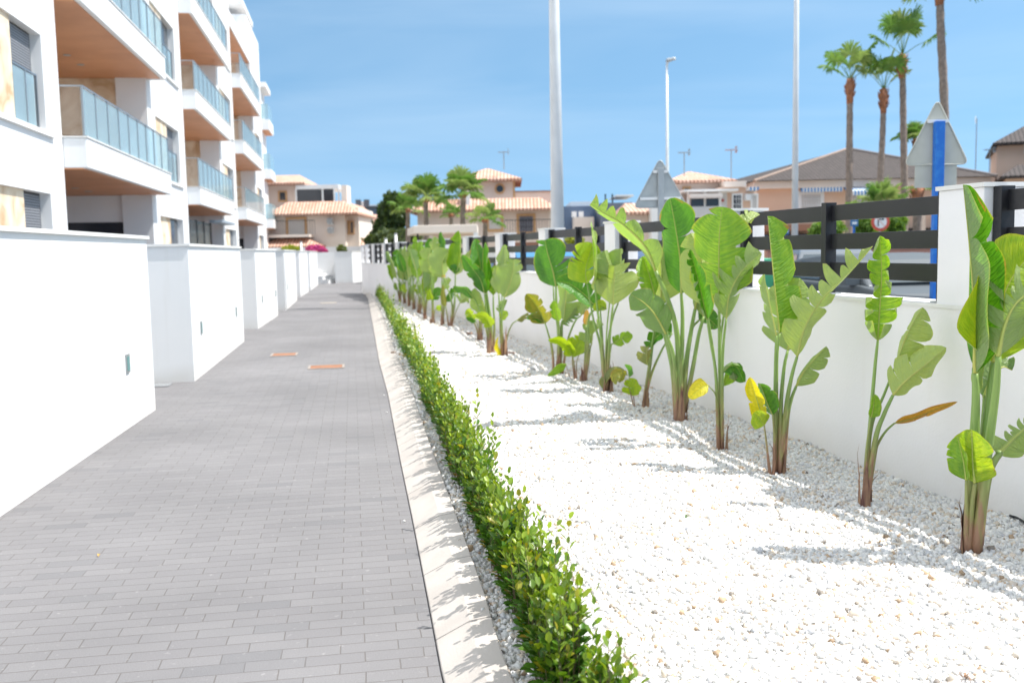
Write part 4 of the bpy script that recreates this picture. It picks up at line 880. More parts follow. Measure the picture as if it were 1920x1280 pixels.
plant(1094, 716, 'leaning plant with a brown stalk and a torn dark leaf reaching left', [
 (H_(415, 1135, 435, 900, 440, 700), H_(490, 630, 430, 560, 330, 480, 222, 448), .10, 30, -15, 'd', dict(tR=[.3, .5], dy=-.12, cur=20, r=.013)),
 (H_(415, 1135, 440, 980, 450, 900), H_(460, 870, 470, 800, 540, 740), .10, 5, 20, 'g', dict(f='u', tL=[.4, .6, .8], dy=.05, cur=20, r=.010)),
 (H_(410, 1135, 420, 900), H_(422, 745, 424, 700, 430, 640), .03, 20, 20, 'b', dict(dy=.02, r=.012)),
], 1.1)
plant(1079, 714, 'low bright lime young plant in front of the row with leaves spreading left', [
 (H_(350, 1130, 335, 1020), H_(330, 950, 300, 890, 240, 850, 168, 845), .085, 25, -20, 'y', dict(dy=-.15, cur=16, r=.010)),
 (H_(355, 1130, 345, 1020), H_(335, 960, 350, 900, 370, 860, 395, 825), .085, -10, 30, 'y', dict(dy=.0, r=.009)),
 (H_(360, 1130, 360, 1000), H_(375, 940, 400, 900, 438, 860), .065, 10, 10, 'd', dict(dy=.1, r=.007)),
 (H_(345, 1130, 310, 1080), H_(290, 1010, 240, 1020, 165, 1080), .055, 20, 10, 'g', dict(dy=-.2, r=.005)),
], .8, sheath=False)
plant(1046, 702, 'plant with an olive brown leaf on a low curved stalk at its left', [
 (H_(235, 1075, 240, 800, 225, 600), H_(222, 490, 200, 380, 165, 260, 148, 178), .175, 62, 0, 'd', dict(dy=.0, cur=10, r=.014)),
 (H_(230, 1075, 235, 800, 210, 600), H_(205, 490, 170, 400, 130, 320, 105, 245), .06, 10, 10, 'y', dict(f='u', dy=.08, r=.009)),
 (H_(250, 1075, 255, 800, 265, 720), H_(275, 720, 285, 600, 290, 480, 275, 360), .165, 8, 8, 'g', dict(f='u', tR=[.35, .6], dy=.1, cur=14, r=.013)),
 (H_(245, 1075, 240, 820), H_(240, 720, 225, 660, 212, 580), .06, 30, 0, 'g', dict(dy=-.1, r=.010)),
 (H_(250, 1075, 262, 850), H_(265, 740, 310, 690, 360, 610), .09, 30, 0, 'd', dict(tR=sides(6), f='u', dy=.1, cur=25, r=.009)),
 (H_(205, 1075, 200, 920, 170, 800), H_(150, 735, 120, 660, 75, 590, 25, 535), .115, -5, -5, 'o', dict(f='t', tR=[.3, .5, .65], dy=-.16, r=.010)),
 (H_(205, 1075, 190, 900, 150, 730), H_(140, 725, 90, 690, 25, 700), .04, 20, 0, 'd', dict(dy=-.1, r=.004)),
 (H_(260, 1075, 300, 850, 350, 720), H_(390, 680, 410, 640, 440, 625), .06, 0, 0, 'g', dict(f='u', tR=[.4, .6], dy=.0, r=.010)),
], 1.2)
J_ = X(730, 420, 4.922)
plant(945, 668, 'plant with large smooth pale rounded leaf and a small yellow leaf at its foot', [
 (J_(1045, 1220, 1035, 900, 1045, 760), J_(1060, 680, 1110, 560, 1140, 440, 1150, 325), .165, 15, -6, 'g', dict(f='u', dy=-.1, cur=8, r=.013)),
 (J_(1040, 1220, 1025, 900, 1015, 740), J_(1010, 650, 1030, 520, 1060, 400, 1065, 190), .14, 15, 5, 'g', dict(f='u', tL=[.3, .5, .7], dy=.05, cur=20, r=.011)),
 (J_(1045, 1220, 1030, 950), J_(1035, 830, 1060, 770, 1090, 700), .085, 0, 15, 'g', dict(f='u', dy=.1, r=.009)),
 (J_(1060, 1220, 1085, 1050, 1130, 930), J_(1175, 890, 1220, 850, 1280, 815), .05, 20, 0, 'o', dict(f='u', dy=.0, r=.008)),
 (J_(1040, 1220, 1035, 1200), J_(1038, 1200, 1000, 1130, 1000, 1045), .07, 20, 40, 'Y', dict(dy=-.1, r=.005)),
 (J_(1040, 1220, 1020, 950), J_(1030, 880, 1060, 840, 1100, 830), .05, 10, 10, 'y', dict(dy=-.05, r=.006)),
 (J_(1045, 1220, 1030, 900), J_(1050, 480, 1062, 330, 1065, 190), .07, 30, 10, 'g', dict(dy=.2, r=.007)),
], 1.3)
plant(920, 662, 'plant with twin dark upright leaves and a torn leaf hooking left', [
 (J_(945, 1190, 935, 900, 905, 700), J_(900, 640, 870, 480, 862, 300, 880, 172), .17, 70, -6, 'd', dict(dy=.05, cur=8, r=.013)),
 (J_(940, 1190, 930, 900, 900, 760), J_(895, 640, 860, 480, 830, 320, 795, 135), .13, 20, 0, 'd', dict(dy=.12, r=.011)),
 (J_(935, 1190, 915, 950, 890, 760), J_(880, 640, 840, 510, 760, 400, 668, 282), .10, 25, -15, 'd', dict(tR=[.3, .5, .7], tL=[.4, .6], dy=-.1, cur=20, r=.010)),
 (J_(930, 1190, 890, 950, 810, 740), J_(780, 690, 720, 610, 650, 590, 590, 575), .075, 20, -15, 'd', dict(dy=-.15, r=.008)),
 (J_(945, 1190, 925, 950), J_(900, 860, 870, 760, 830, 660, 790, 590), .10, 5, 15, 'g', dict(f='u', dy=-.08, r=.010)),
 (J_(955, 1190, 970, 950, 960, 760), J_(960, 660, 980, 560, 990, 460, 985, 380), .10, 20, 10, 'g', dict(f='t', dy=.1, r=.010)),
 (J_(940, 1190, 920, 1000), J_(935, 950, 890, 870, 790, 835), .08, 20, -15, 'y', dict(dy=-.2, r=.006)),
], 1.5)
plant(900, 637, 'red brown stemmed plant behind the twin leaved one', [
 (J_(838, 1075, 842, 950, 835, 820), J_(830, 800, 800, 740, 780, 640), .09, 10, 10, 'g', dict(f='u', dy=0, r=.020)),
 (J_(830, 1075, 810, 980, 780, 900), J_(775, 890, 750, 830, 710, 790), .07, 10, 10, 'y', dict(dy=-.1, r=.010)),
 (J_(835, 1075, 820, 950), J_(800, 900, 760, 870, 705, 860), .05, 10, 10, 'd', dict(dy=-.1, r=.006)),
], 1.3)
plant(845, 614, 'plant with a tall pointed bright leaf, tallest of the farther group', [
 (J_(560, 970, 600, 760, 606, 600), J_(610, 470, 640, 330, 655, 200, 640, 58), .165, 5, -5, 'g', dict(dy=-.1, r=.013)),
 (J_(560, 970, 580, 760, 540, 600), J_(500, 480, 490, 400, 500, 320, 560, 245), .21, 10, 5, 'g', dict(f='u', dy=.05, cur=6, r=.012)),
 (J_(550, 970, 535, 850), J_(520, 760, 505, 700, 495, 560), .05, 10, 10, 'o', dict(dy=.05, r=.012)),
 (J_(570, 970, 610, 820, 650, 730), J_(655, 730, 690, 690, 735, 700), .12, 15, -15, 'g', dict(f='u', dy=-.05, r=.007)),
 (J_(560, 970, 600, 700), J_(612, 470, 680, 420, 765, 240), .12, 10, 20, 'g', dict(f='u', tR=[.4, .6], dy=.1, r=.008)),
 (J_(560, 970, 605, 700), J_(610, 460, 600, 420, 560, 390), .08, 10, 10, 'd', dict(dy=-.15, r=.006)),
], 1.3)
plant(829, 610, 'slim plant with an orange brown spot under a wide lime leaf', [
 (J_(492, 945, 495, 760, 500, 620), J_(500, 495, 470, 430, 460, 360), .15, 5, 5, 'g', dict(f='u', dy=-.05, r=.014)),
 (J_(492, 945, 500, 700), J_(485, 490, 500, 485, 520, 488), .04, 0, 0, 'b', dict(dy=-.15, r=.006)),
 (J_(492, 945, 510, 760), J_(525, 720, 555, 650, 575, 590), .08, 10, 10, 'd', dict(dy=0, r=.008)),
 (J_(490, 945, 480, 700), J_(490, 260, 505, 180, 475, 70), .08, 30, 0, 'd', dict(dy=.1, r=.008)),
 (J_(492, 945, 500, 700), J_(510, 600, 540, 540, 560, 500), .09, 10, 10, 'g', dict(f='u', dy=.1, r=.008)),
], 1.1)
plant(811, 607, 'plant with broad smooth mid green leaf and thick brown base, in the farther group', [
 (J_(402, 925, 400, 740, 395, 600), J_(390, 450, 370, 380, 365, 300, 375, 220), .17, 8, 5, 'g', dict(f='u', dy=-.1, cur=6, r=.016)),
 (J_(400, 925, 405, 700), J_(398, 240, 400, 180, 420, 118), .12, 10, 10, 'g', dict(f='u', dy=0, r=.010)),
 (J_(402, 925, 395, 800), J_(400, 700, 430, 650, 475, 590), .09, 10, 10, 'd', dict(dy=-.05, r=.008)),
 (J_(402, 925, 395, 800), J_(390, 700, 380, 660, 370, 600), .07, 10, 10, 'y', dict(dy=-.1, r=.006)),
 (J_(402, 925, 420, 800), J_(430, 790, 460, 770, 480, 770), .06, 10, 10, 'y', dict(dy=-.1, r=.006)),
 (J_(402, 925, 405, 700), J_(420, 420, 440, 340, 460, 230), .10, 10, 10, 'g', dict(f='u', dy=.1, r=.008)),
], 1.5)
rr = random.Random(5)
far = [(797, 597, 445), (786, 588, 436), (776, 580, 452), (767, 576, 455), (759, 572, 458), (750, 568, 462)]
labs = ['plant with dark side leaves, first of the crowded far clump', 'far plant with two upright dark blades rising highest of the clump', 'thin far plant in the middle of the crowded clump', 'far plant with grey green leaves, third from the far end', 'second farthest paddle leaved plant', 'farthest paddle leaved plant, low at the end of the row']
for (px, py, top), lb in zip(far, labs):
    Lf = []
    H = py - top
    for k in range(5):
        a = rr.uniform(-.30, .30) if k else -.05; hb = rr.uniform(.32, .62) * H if k > 1 else .60 * H; ln = (rr.uniform(.24, .36) if k > 1 else .37) * H
        bx, by = px + a * H * .6, py - hb; tx, ty = bx + a * ln * 1.3, by - ln * (1 - abs(a) * .8)
        Lf.append(([(px + rr.uniform(-1, 1), py), (px + a * H * .25, py - hb * .6)], [(bx, by), ((bx + tx) / 2 + a * 4, (by + ty) / 2 - 3), (tx, ty)], rr.uniform(.07, .12), rr.uniform(0, 50), rr.uniform(-15, 40), rr.choice('gdgdg'), dict(f=rr.choice('tu'), dy=rr.uniform(-.2, .2), r=.012)))
    for k in range(2):
        a = rr.choice((-1, 1)) * rr.uniform(.3, .5); Lf.append(([(px, py), (px + a * 6, py - .15 * H)], [(px + a * 14, py - .22 * H), (px + a * 30, py - .36 * H)], .06, 10, 10, rr.choice('yg'), dict(dy=rr.uniform(-.2, .2), r=.007)))
    plant(px, py, lb, Lf, 1.2)

# ================================================================== BEYOND THE WALL
def hip_roof(mb, x0, x1, y0, y1, z0, z1, T, ridge=0.0, eave=.0):
    """hipped roof over a rectangle; ridge = half length of the ridge along x"""
    x0 -= eave; x1 += eave; y0 -= eave; y1 += eave
    cx, cy = (x0 + x1) / 2, (y0 + y1) / 2
    a, b, c, d = (x0, y0, z0), (x1, y0, z0), (x1, y1, z0), (x0, y1, z0); e, f = (cx - ridge, cy, z1), (cx + ridge, cy, z1)
    def face(P):
        P = [Vector(p) for p in P]; u = (P[1] - P[0]).normalized(); n = u.cross(P[2] - P[0]).normalized(); v = n.cross(u)
        uv = [((p - P[0]).dot(u), (p - P[0]).dot(v)) for p in P]; mb.add([T(p) for p in P], [tuple(range(len(P)))], [uv])
    if ridge > 0: face([a, b, f, e]); face([c, d, e, f])
    else: face([a, b, e]); face([c, d, e])
    face([b, c, f]); face([d, a, e])
    h = .14
    for p, q in ((a, b), (b, c), (c, d), (d, a)):
        P = [Vector(p), Vector(q)]; mb.add([T(P[0] - Vector((0, 0, h))), T(P[1] - Vector((0, 0, h))), T(P[1]), T(P[0])], [(0, 1, 2, 3)], [[(0, .3), (P[1] - P[0]).length and (0, .3), (0, .3), (0, .3)] if False else [(0, .3), ((P[1] - P[0]).length, .3), ((P[1] - P[0]).length, .34), (0, .34)]])
    mb.add([T(Vector((p[0], p[1], p[2] - h))) for p in (a, d, c, b)], [(0, 1, 2, 3)], [[(0, 0)] * 4])
def skirt(mb, x0, x1, y0, y1, z0, z1, inset, T):
    """tiled skirt roof on the front and both sides"""
    o = [Vector((x0, y1, z0)), Vector((x0, y0, z0)), Vector((x1, y0, z0)), Vector((x1, y1, z0))]
    i_ = [Vector((x0 + inset, y1, z1)), Vector((x0 + inset, y0 + inset, z1)), Vector((x1 - inset, y0 + inset, z1)), Vector((x1 - inset, y1, z1))]
    for k in range(3):
        P = [o[k], o[k + 1], i_[k + 1], i_[k]]; u = (P[1] - P[0]).normalized(); n = u.cross(P[3] - P[0]).normalized(); v = n.cross(u)
        mb.add([T(p) for p in P], [(0, 1, 2, 3)], [[((p - P[0]).dot(u), (p - P[0]).dot(v)) for p in P]])
        mb.add([T(P[0] - Vector((0, 0, .12))), T(P[1] - Vector((0, 0, .12))), T(P[1]), T(P[0])], [(0, 1, 2, 3)], [[(0, .3), ((P[1] - P[0]).length, .3), ((P[1] - P[0]).length, .33), (0, .33)]])
    mb.add([T(p - Vector((0, 0, .12))) for p in (o[0], o[3], o[2], o[1])], [(0, 1, 2, 3)], [[(0, 0)] * 4])
class House:
    """local frame: x to the right and y away as seen from the camera, anchored at a picture column and distance"""
    def __init__(s, px, Y, rot, name, label):
        g = AY(px, 470, Y); s.o = Vector((g.x, Y, 0)); c, q = math.cos(R(rot)), math.sin(R(rot))
        s.T = lambda p: s.o + Vector((p[0] * c - p[1] * q, p[0] * q + p[1] * c, p[2])); s.k = Y / F; s.Y = Y; s.px = px
        s.r = empty(name, s.o, label, 'house' if 'house' in name or 'villa' in name else 'building')
    def z(s, py): return AY(s.px, py, s.Y).z
    def box(s, name, m, *b, parent=None, bevel=0): return MB().box(*b, s.T).build(name, m, parent or s.r, bevel=bevel)
    def window(s, x0, x1, z0, z1, y, frame, pane, fw_=.14, bars=False):
        f = MB()
        for b in ((x0 - fw_, x1 + fw_, z1, z1 + fw_), (x0 - fw_, x1 + fw_, z0 - fw_, z0), (x0 - fw_, x0, z0, z1), (x1, x1 + fw_, z0, z1)): f.box(b[0], b[1], y - .07, y + .02, b[2], b[3], s.T)
        f = f.build('window', frame, s.r); MB().box(x0, x1, y - .03, y + .01, z0, z1, s.T).build('pane', pane, f)
        if bars:
            g_ = MB(); n = int((x1 - x0) / .14)
            for i in range(1, n): g_.box(x0 + i * (x1 - x0) / n, x0 + i * (x1 - x0) / n + .025, y - .10, y - .075, z0, z1, s.T)
            for j in (.3, .7): g_.box(x0, x1, y - .102, y - .1, z0 + (z1 - z0) * j, z0 + (z1 - z0) * j + .03, s.T)
            g_.build('window_bars', black if bars == 1 else whitemetal, f)
        return f
    def railing(s, x0, x1, y, z, h=.9, m=None):
        g_ = MB(); n = max(2, int((x1 - x0) / .16))
        for i in range(n + 1): g_.box(x0 + (x1 - x0) * i / n, x0 + (x1 - x0) * i / n + .02, y, y + .02, z, z + h, s.T)
        g_.box(x0, x1 + .02, y - .01, y + .03, z + h, z + h + .04, s.T); g_.build('railing', m or black, s.r)

# --- left villa (end of the path)
h = House(575, 66, 0, 'villa', 'terracotta roofed villa with a glazed roof terrace, behind the end of the path')
k = h.k; zz = h.z; x = lambda px: (px - 575) * k
h.box('wall', cream, x(480), x(648), 0, 9, 0, zz(388))
h.box('wall', cream, x(648) + .002, x(670), .9, 8, 0, zz(390))
m_ = MB(); skirt(m_, x(512), x(676), -1.0, 9, zz(401), zz(378), 1.1, h.T); m_.build('roof', tiles, h.r)
m_ = MB(); skirt(m_, x(494), x(612), -1.9, 0, zz(461), zz(446), 1.2, h.T); m_.build('porch_roof', tiles, h.r)
m_ = MB(); skirt(m_, x(612), x(690), 1.2, 6, zz(462), zz(446), .8, h.T); m_.build('side_roof', tiles, h.r)
h.box('upper_storey', pinkish, x(490), x(556), 1.6, 9, zz(388), zz(340))
m_ = MB(); hip_roof(m_, x(440), x(568), .9, 9.5, zz(340), zz(316), h.T, 1.2, .1); m_.build('upper_roof', tiles, h.r)
h.window(x(519), x(530), zz(372), zz(357), 1.6, ochre, darkglass, .12)
cons = h.box('conservatory', whitemetal, x(553), x(634), 1.0, 5, zz(353), zz(345))
for a, b in ((554, 602), (605, 624)): h.box('pane', darkglass, x(a), x(b), 1.05, 1.1, zz(377), zz(353.3), parent=cons)
for a in (552, 602, 624, 632): h.box('frame', whitemetal, x(a), x(a) + .1, 1.0, 1.12, zz(378), zz(353.2), parent=cons)
h.box('chimney_wall', cream, x(640), x(650), .8, 2.4, zz(388), zz(347))
h.window(x(543), x(573), zz(441), zz(411), 0, ochre, whiteshutter, .16)
h.box('balcony', cream, x(511), x(590), -1.6, -.003, zz(445), zz(440)); h.railing(x(511), x(600), -1.55, zz(440), .9)
for a in (645, 655): h.window(x(a), x(a + 4), zz(438), zz(417), .9, ochre, darkglass, .1)
for a in (413, 430):
    ac = h.box('ac_unit', whitemetal, x(617), x(627), -.35, -.003, zz(a + 9), zz(a - 3)); c = h.T(Vector((x(621.5), -.36, zz(a + 3.2)))); MB().tube([c, c + Vector((0, -.03, 0))], .2, 12).build('fan', greymetal, ac)
h.box('garden_wall', white, x(480), x(690), -3.2, -3.0, 0, 1.9)
# blue roofed small house
h = House(690, 74, 0, 'small_house', 'small house with a deep blue hipped roof between the villa and dark trees')
k = h.k; zz = h.z; x = lambda px: (px - 690) * k
h.box('wall', cream, x(664), x(716), 0, 6, 0, zz(437)); m_ = MB(); hip_roof(m_, x(655), x(722), -.4, 6.5, zz(437), zz(419), h.T, .6); m_.build('roof', mat('blue_roof', (.04, .07, .30), .5, c2=(.06, .10, .36), vscale=2), h.r)
h = House(690, 92, 0, 'tile_roofed_house', 'tile roofed house peeking out far behind the blue roof')
k = h.k; zz = h.z; x = lambda px: (px - 690) * k
h.box('wall', cream, x(650), x(716), 0, 6, 0, zz(418)); m_ = MB(); hip_roof(m_, x(640), x(722), -.4, 6.5, zz(418), zz(400), h.T, 2); m_.build('roof', tiles, h.r)
# --- centre villa
h = House(910, 60, 0, 'villa', 'villa with a square tiled tower and barred window, behind the three small palms')
k = h.k; zz = h.z; x = lambda px: (px - 910) * k
h.box('wall', pinkish, x(785), x(1030), 0, 9, 0, zz(388))
m_ = MB(); skirt(m_, x(770), x(1045), -.8, 9, zz(393), zz(372), 1.0, h.T); m_.build('roof', tiles, h.r)
h.box('tower', pinkish, x(868), x(966), 1.4, 6.5, zz(388), zz(334))
m_ = MB(); hip_roof(m_, x(848), x(981), .6, 7.3, zz(334), zz(306), h.T, .1); m_.build('tower_roof', tiles, h.r)
h.box('terrace_wall', pinkish, x(966) + .01, x(1048), 2.5, 8.5, zz(388), zz(357)); h.box('terrace_coping', tiles, x(966) + .01, x(1050), 2.4, 8.6, zz(357) + .001, zz(355))
f = MB(); c = h.T(Vector((x(939), 1.39, zz(352)))); f.tube([c, c - Vector((0, .08, 0))], .34, 16); f = f.build('round_window', ochre, h.r); MB().tube([c - Vector((0, .081, 0)), c - Vector((0, .1, 0))], .22, 16).build('pane', darkglass, f)
h.window(x(974), x(1000), zz(436), zz(407), 0, ochre, mat('net_curtain', (.2, .2, .24), .4), .16, bars=1)
h.window(x(918), x(940), zz(430), zz(408), 0, ochre, whiteshutter, .16)
h.box('corner_pier', cream, x(1028), x(1034), -.1, .4, 0, zz(393)); h.box('tower_trim', ochre, x(964), x(968), 1.34, 1.6, zz(388), zz(336))
h.railing(x(947), x(1034), -1.5, zz(446), 1.0)
h.box('chimney', white, x(877), x(884), -.4, .1, zz(385), zz(346))
# white flat canopy over an entrance
h = House(830, 38, 0, 'entrance_canopy', 'white flat roofed entrance canopy standing just beyond the wall'); h.r['category'] = 'canopy'
k = h.k; zz = h.z; x = lambda px: (px - 830) * k
MB().add([h.T(Vector(p)) for p in ((x(777), 0, zz(437)), (x(896), 0, zz(437)), (x(890), 5, zz(437)), (x(740), 5, zz(437)), (x(777), 0, zz(422)), (x(896), 0, zz(422)), (x(890), 5, zz(422)), (x(740), 5, zz(422)))], [(3, 2, 1, 0), (4, 5, 6, 7), (0, 1, 5, 4), (1, 2, 6, 5), (2, 3, 7, 6), (3, 0, 4, 7)]).build('roof', cream, h.r, bevel=.02)
h.box('column', white, x(888), x(896), .02, .3, 0, zz(437) - .002); h.box('post', black, x(781), x(784), .3, .42, 0, zz(437) - .002)
h.box('back_wall', pinkish, x(800), x(888), 3.2, 3.4, 0, zz(437) - .002)
# far blue grey blocks
h = House(1110, 125, 0, 'apartment_block', 'far blue grey apartment block with a white railed roof terrace')
k = h.k; zz = h.z; x = lambda px: (px - 1110) * k
h.box('wall', bluewall, x(1050), x(1122), 0, 12, 0, zz(386)); h.box('roof_parapet', white, x(1072), x(1118), 1, 11, zz(386) + .01, zz(377))
for a in (1073, 1086): h.box('window', white, x(a), x(a + 9), -.05, .0, zz(407), zz(396))
h.box('lower_block', pinkish, x(1074), x(1108), -5, -.3, 0, zz(409))
h = House(1160, 118, 0, 'apartment_block', 'far dark grey block with two slim chimney pipes')
k = h.k; zz = h.z; x = lambda px: (px - 1160) * k
h.box('wall', mat('slate_wall', (.13, .15, .2), .8, c2=(.16, .18, .23), vscale=.5), x(1128), x(1186), 0, 10, 0, zz(380)); h.box('parapet', white, x(1157), x(1190), .5, 9, zz(368), zz(365))
for a in (1136, 1149): h.box('chimney_pipe', black, x(a), x(a + 2.4), .5, .8, zz(380), zz(363))
h = House(700, 130, 0, 'apartment_block', 'far slate blue building seen beyond the floodlight mast')
k = h.k; zz = h.z; x = lambda px: (px - 700) * k
h.box('wall', bluewall, x(655), x(745), 0, 10, 0, zz(391)); h.box('parapet', white, x(662), x(740), 1, 9, zz(386), zz(383)); h.box('roof', mat('slate_roof', (.08, .09, .11), .6), x(652), x(748), -.5, 10.5, zz(391) + .001, zz(389))
# little tiled house left of the grey sign
h = House(1195, 52, 0, 'small_house', 'small tiled roof house just behind the grey triangular sign')
k = h.k; zz = h.z; x = lambda px: (px - 1195) * k
h.box('wall', pinkish, x(1176), x(1262), 0, 6, 0, zz(398)); m_ = MB(); hip_roof(m_, x(1166), x(1272), -.5, 6.5, zz(398), zz(376), h.T, 1.0); m_.build('roof', tiles, h.r)
h.box('porch_wall', white, x(1216), x(1243), -1.2, -.01, 0, zz(390))
# --- white terrace house with tower roof
h = House(1320, 55, 0, 'villa', 'house with a pyramid tiled roof and a white roofed glazed terrace')
k = h.k; zz = h.z; x = lambda px: (px - 1320) * k
h.box('wall', pinkish, x(1262), x(1378), 1.5, 8, 0, zz(336)); m_ = MB(); hip_roof(m_, x(1256), x(1388), .8, 8.7, zz(336), zz(309), h.T, .1); m_.build('roof', tiles, h.r)
h.window(x(1293), x(1301), zz(356), zz(350), 1.5, ochre, darkglass, .12)
h.box('terrace_roof', white, x(1272), x(1372), -1.6, 1.4, zz(362), zz(358)); h.box('terrace_wall', white, x(1280), x(1348), -1.3, 1.3, 0, zz(389))
for a, b in ((1288, 1311), (1315, 1338)): h.box('pane', darkglass, x(a), x(b), -1.32, -1.25, zz(388.5), zz(374))
for a in (1281, 1311.5, 1338.5): h.box('frame', white, x(a), x(a) + .14, -1.3, -1.2, zz(389) + .001, zz(362) - .002)
h.box('awning', mat('cream_cloth', (.74, .68, .64), .8), x(1283), x(1341), -1.9, -1.34, zz(373.5), zz(366.5)); h.box('valance', mat('cream_cloth2', (.66, .58, .54), .8), x(1283), x(1341), -1.92, -1.905, zz(375), zz(371))
bal = MB()
for i in range(18): bal.box(x(1286 + i * 3.4), x(1288 + i * 3.4), -1.42, -1.34, zz(408), zz(393), h.T)
bal.build('balustrade', white, h.r)
h.box('side_wall', salmon, x(1348) + .01, x(1420), .2, 3, 0, zz(352)); h.box('fascia', pinkish, x(1358), x(1398), -.1, 3.1, zz(352) + .001, zz(341))
h.window(x(1351), x(1362), zz(390), zz(364), .19, white, white, .06); h.box('red_notice', mat('red_notice', (.5, .08, .06), .6), x(1353), x(1358), .10, .115, zz(379), zz(374))
h.window(x(1376), x(1390), zz(392), zz(367), .19, white, darkglass, .1, bars=2)
ac = h.box('ac_unit', whitemetal, x(1395), x(1404), -.4, .19, zz(378), zz(366)); 
h.box('awning_blue', awning, x(1399), x(1416), -.7, .19, zz(360), zz(354))
h.window(x(1411), x(1419), zz(392), zz(368), .19, white, whiteshutter, .1)
# --- big dark roofed house
h = House(1590, 58, 0, 'house', 'salmon house with a wide dark hipped roof and blue striped awnings')
k = h.k; zz = h.z; x = lambda px: (px - 1590) * k
h.box('wall', salmon, x(1425), x(1850), 1.0, 14, 0, zz(349)); h.box('wall', salmon, x(1398), x(1425) - .01, 2.5, 13, 0, zz(349))
h.box('fascia', pinkish, x(1418), x(1862), .5, 15, zz(350), zz(336)); h.box('fascia', pinkish, x(1392), x(1418) - .01, 2.2, 14, zz(352), zz(339))
m_ = MB()
def tri(P):
    P = [Vector(p) for p in P]; u = (P[1] - P[0]).normalized(); n = u.cross(P[2] - P[0]).normalized(); v = n.cross(u); m_.add([h.T(p) for p in P], [tuple(range(len(P)))], [[((p - P[0]).dot(u), (p - P[0]).dot(v)) for p in P]])
pk = (x(1587) + 627 * k * 7.5 / 58, 7.5, zz(256)); e0, e1 = zz(336) + .02, zz(332)
tri([(x(1416), .2, e0), (x(1868), .2, e0), pk]); tri([(x(1868), .2, e0), (x(1868), 15, e0), pk]); tri([(x(1868), 15, e0), (x(1350), 15, e0), pk]); tri([(x(1350), 15, e0), (x(1416), .2, e0), pk])
m_.build('roof', darktiles, h.r)
cpm = mat('ridge_tiles', (.34, .25, .20), .8, c2=(.27, .20, .165), vscale=6)
a_, b_ = h.T(Vector((x(1416), .2, e0))), h.T(Vector(pk)); MB().tube([a_, b_], .10, 8).build('ridge', cpm, h.r)
a_ = h.T(Vector((x(1868), .2, e0))); MB().tube([b_, a_], .12, 8).build('ridge', mat('ridge_dark', (.2, .17, .16), .8), h.r)
h.window(x(1511), x(1547), zz(392), zz(362), 1.0, white, whiteshutter, .22, bars=2); h.window(x(1608), x(1640), zz(392), zz(363), 1.0, white, whiteshutter, .22, bars=2)
def awn(x0, x1, zt, zb, outd, m, parent):
    return MB().add([h.T(Vector(p)) for p in ((x0, .99, zt), (x1, .99, zt), (x1, .99 - outd, zb), (x0, .99 - outd, zb), (x0, .99, zt - .05), (x1, .99, zt - .05), (x1, .99 - outd, zb - .25), (x0, .99 - outd, zb - .25))], [(0, 1, 2, 3), (7, 6, 5, 4), (3, 2, 6, 7), (0, 3, 7, 4), (1, 5, 6, 2)]).build('awning', m, parent)
awn(x(1507), x(1584), zz(347), zz(350), .5, awning, h.r); awn(x(1588), x(1636), zz(346), zz(359), 1.3, awning, h.r)
awn(x(1440), x(1525), zz(436), zz(441), 1.3, awning, h.r)
h.box('lower_roof', tiles, x(1430), x(1545), -.6, .98, zz(431), zz(419)); h.box('column', mat('column_pink', (.62, .5, .42), .8), x(1716), x(1726), -.6, 0, 0, zz(385))
h.window(x(1660), x(1690), zz(430), zz(410), 1.0, white, whiteshutter, .2); h.box('lower_roof', darktiles, x(1700), x(1765), -.4, .98, zz(440), zz(430))
# right house
h = House(1900, 60, -24, 'house', 'tall salmon house with dark hipped roof at the right edge')
k = h.k; zz = h.z; x = lambda px: (px - 1900) * k
h.box('wall', salmon, x(1869), x(2120), 0, 9, 0, zz(268)); m_ = MB(); hip_roof(m_, x(1860), x(2130), -.8, 10, zz(268), zz(215), h.T, 2); m_.build('roof', darktiles, h.r)
h.window(x(1917), x(1935), zz(285), zz(270), 0, white, whiteshutter, .15)
h.box('low_wall', salmon, x(1846), x(1866) , 0, 3, 0, zz(322)); m_ = MB(); hip_roof(m_, x(1866), x(1990), -6, -.1, zz(340), zz(316), h.T, 1); m_.build('porch_roof', darktiles, h.r); h.box('porch_wall', salmon, x(1875), x(1980), -5.5, -.1, 0, zz(342))
# low salmon wall across the street
h = House(1600, 34, 0, 'street_wall', 'low salmon garden wall with tile coping across the street'); h.r['category'] = 'wall'
k = h.k; zz = h.z; x = lambda px: (px - 1600) * k
h.box('wall', mat('rose_render', (.50, .25, .19), .9, c2=(.45, .22, .17), vscale=.8), x(1440), x(2000), 0, .25, 0, zz(468)); h.box('coping', tiles, x(1440), x(2000), -.05, .3, zz(468) + .001, zz(465))
h = House(1100, 46, 0, 'street_wall', 'pale garden wall with tile coping behind the parked blue car'); h.r['category'] = 'wall'
k = h.k; zz = h.z; x = lambda px: (px - 1100) * k
h.box('wall', white, x(900), x(1330), 0, .25, 0, zz(462)); h.box('coping', tiles, x(962), x(1012), -.05, .3, zz(462) + .001, zz(452))

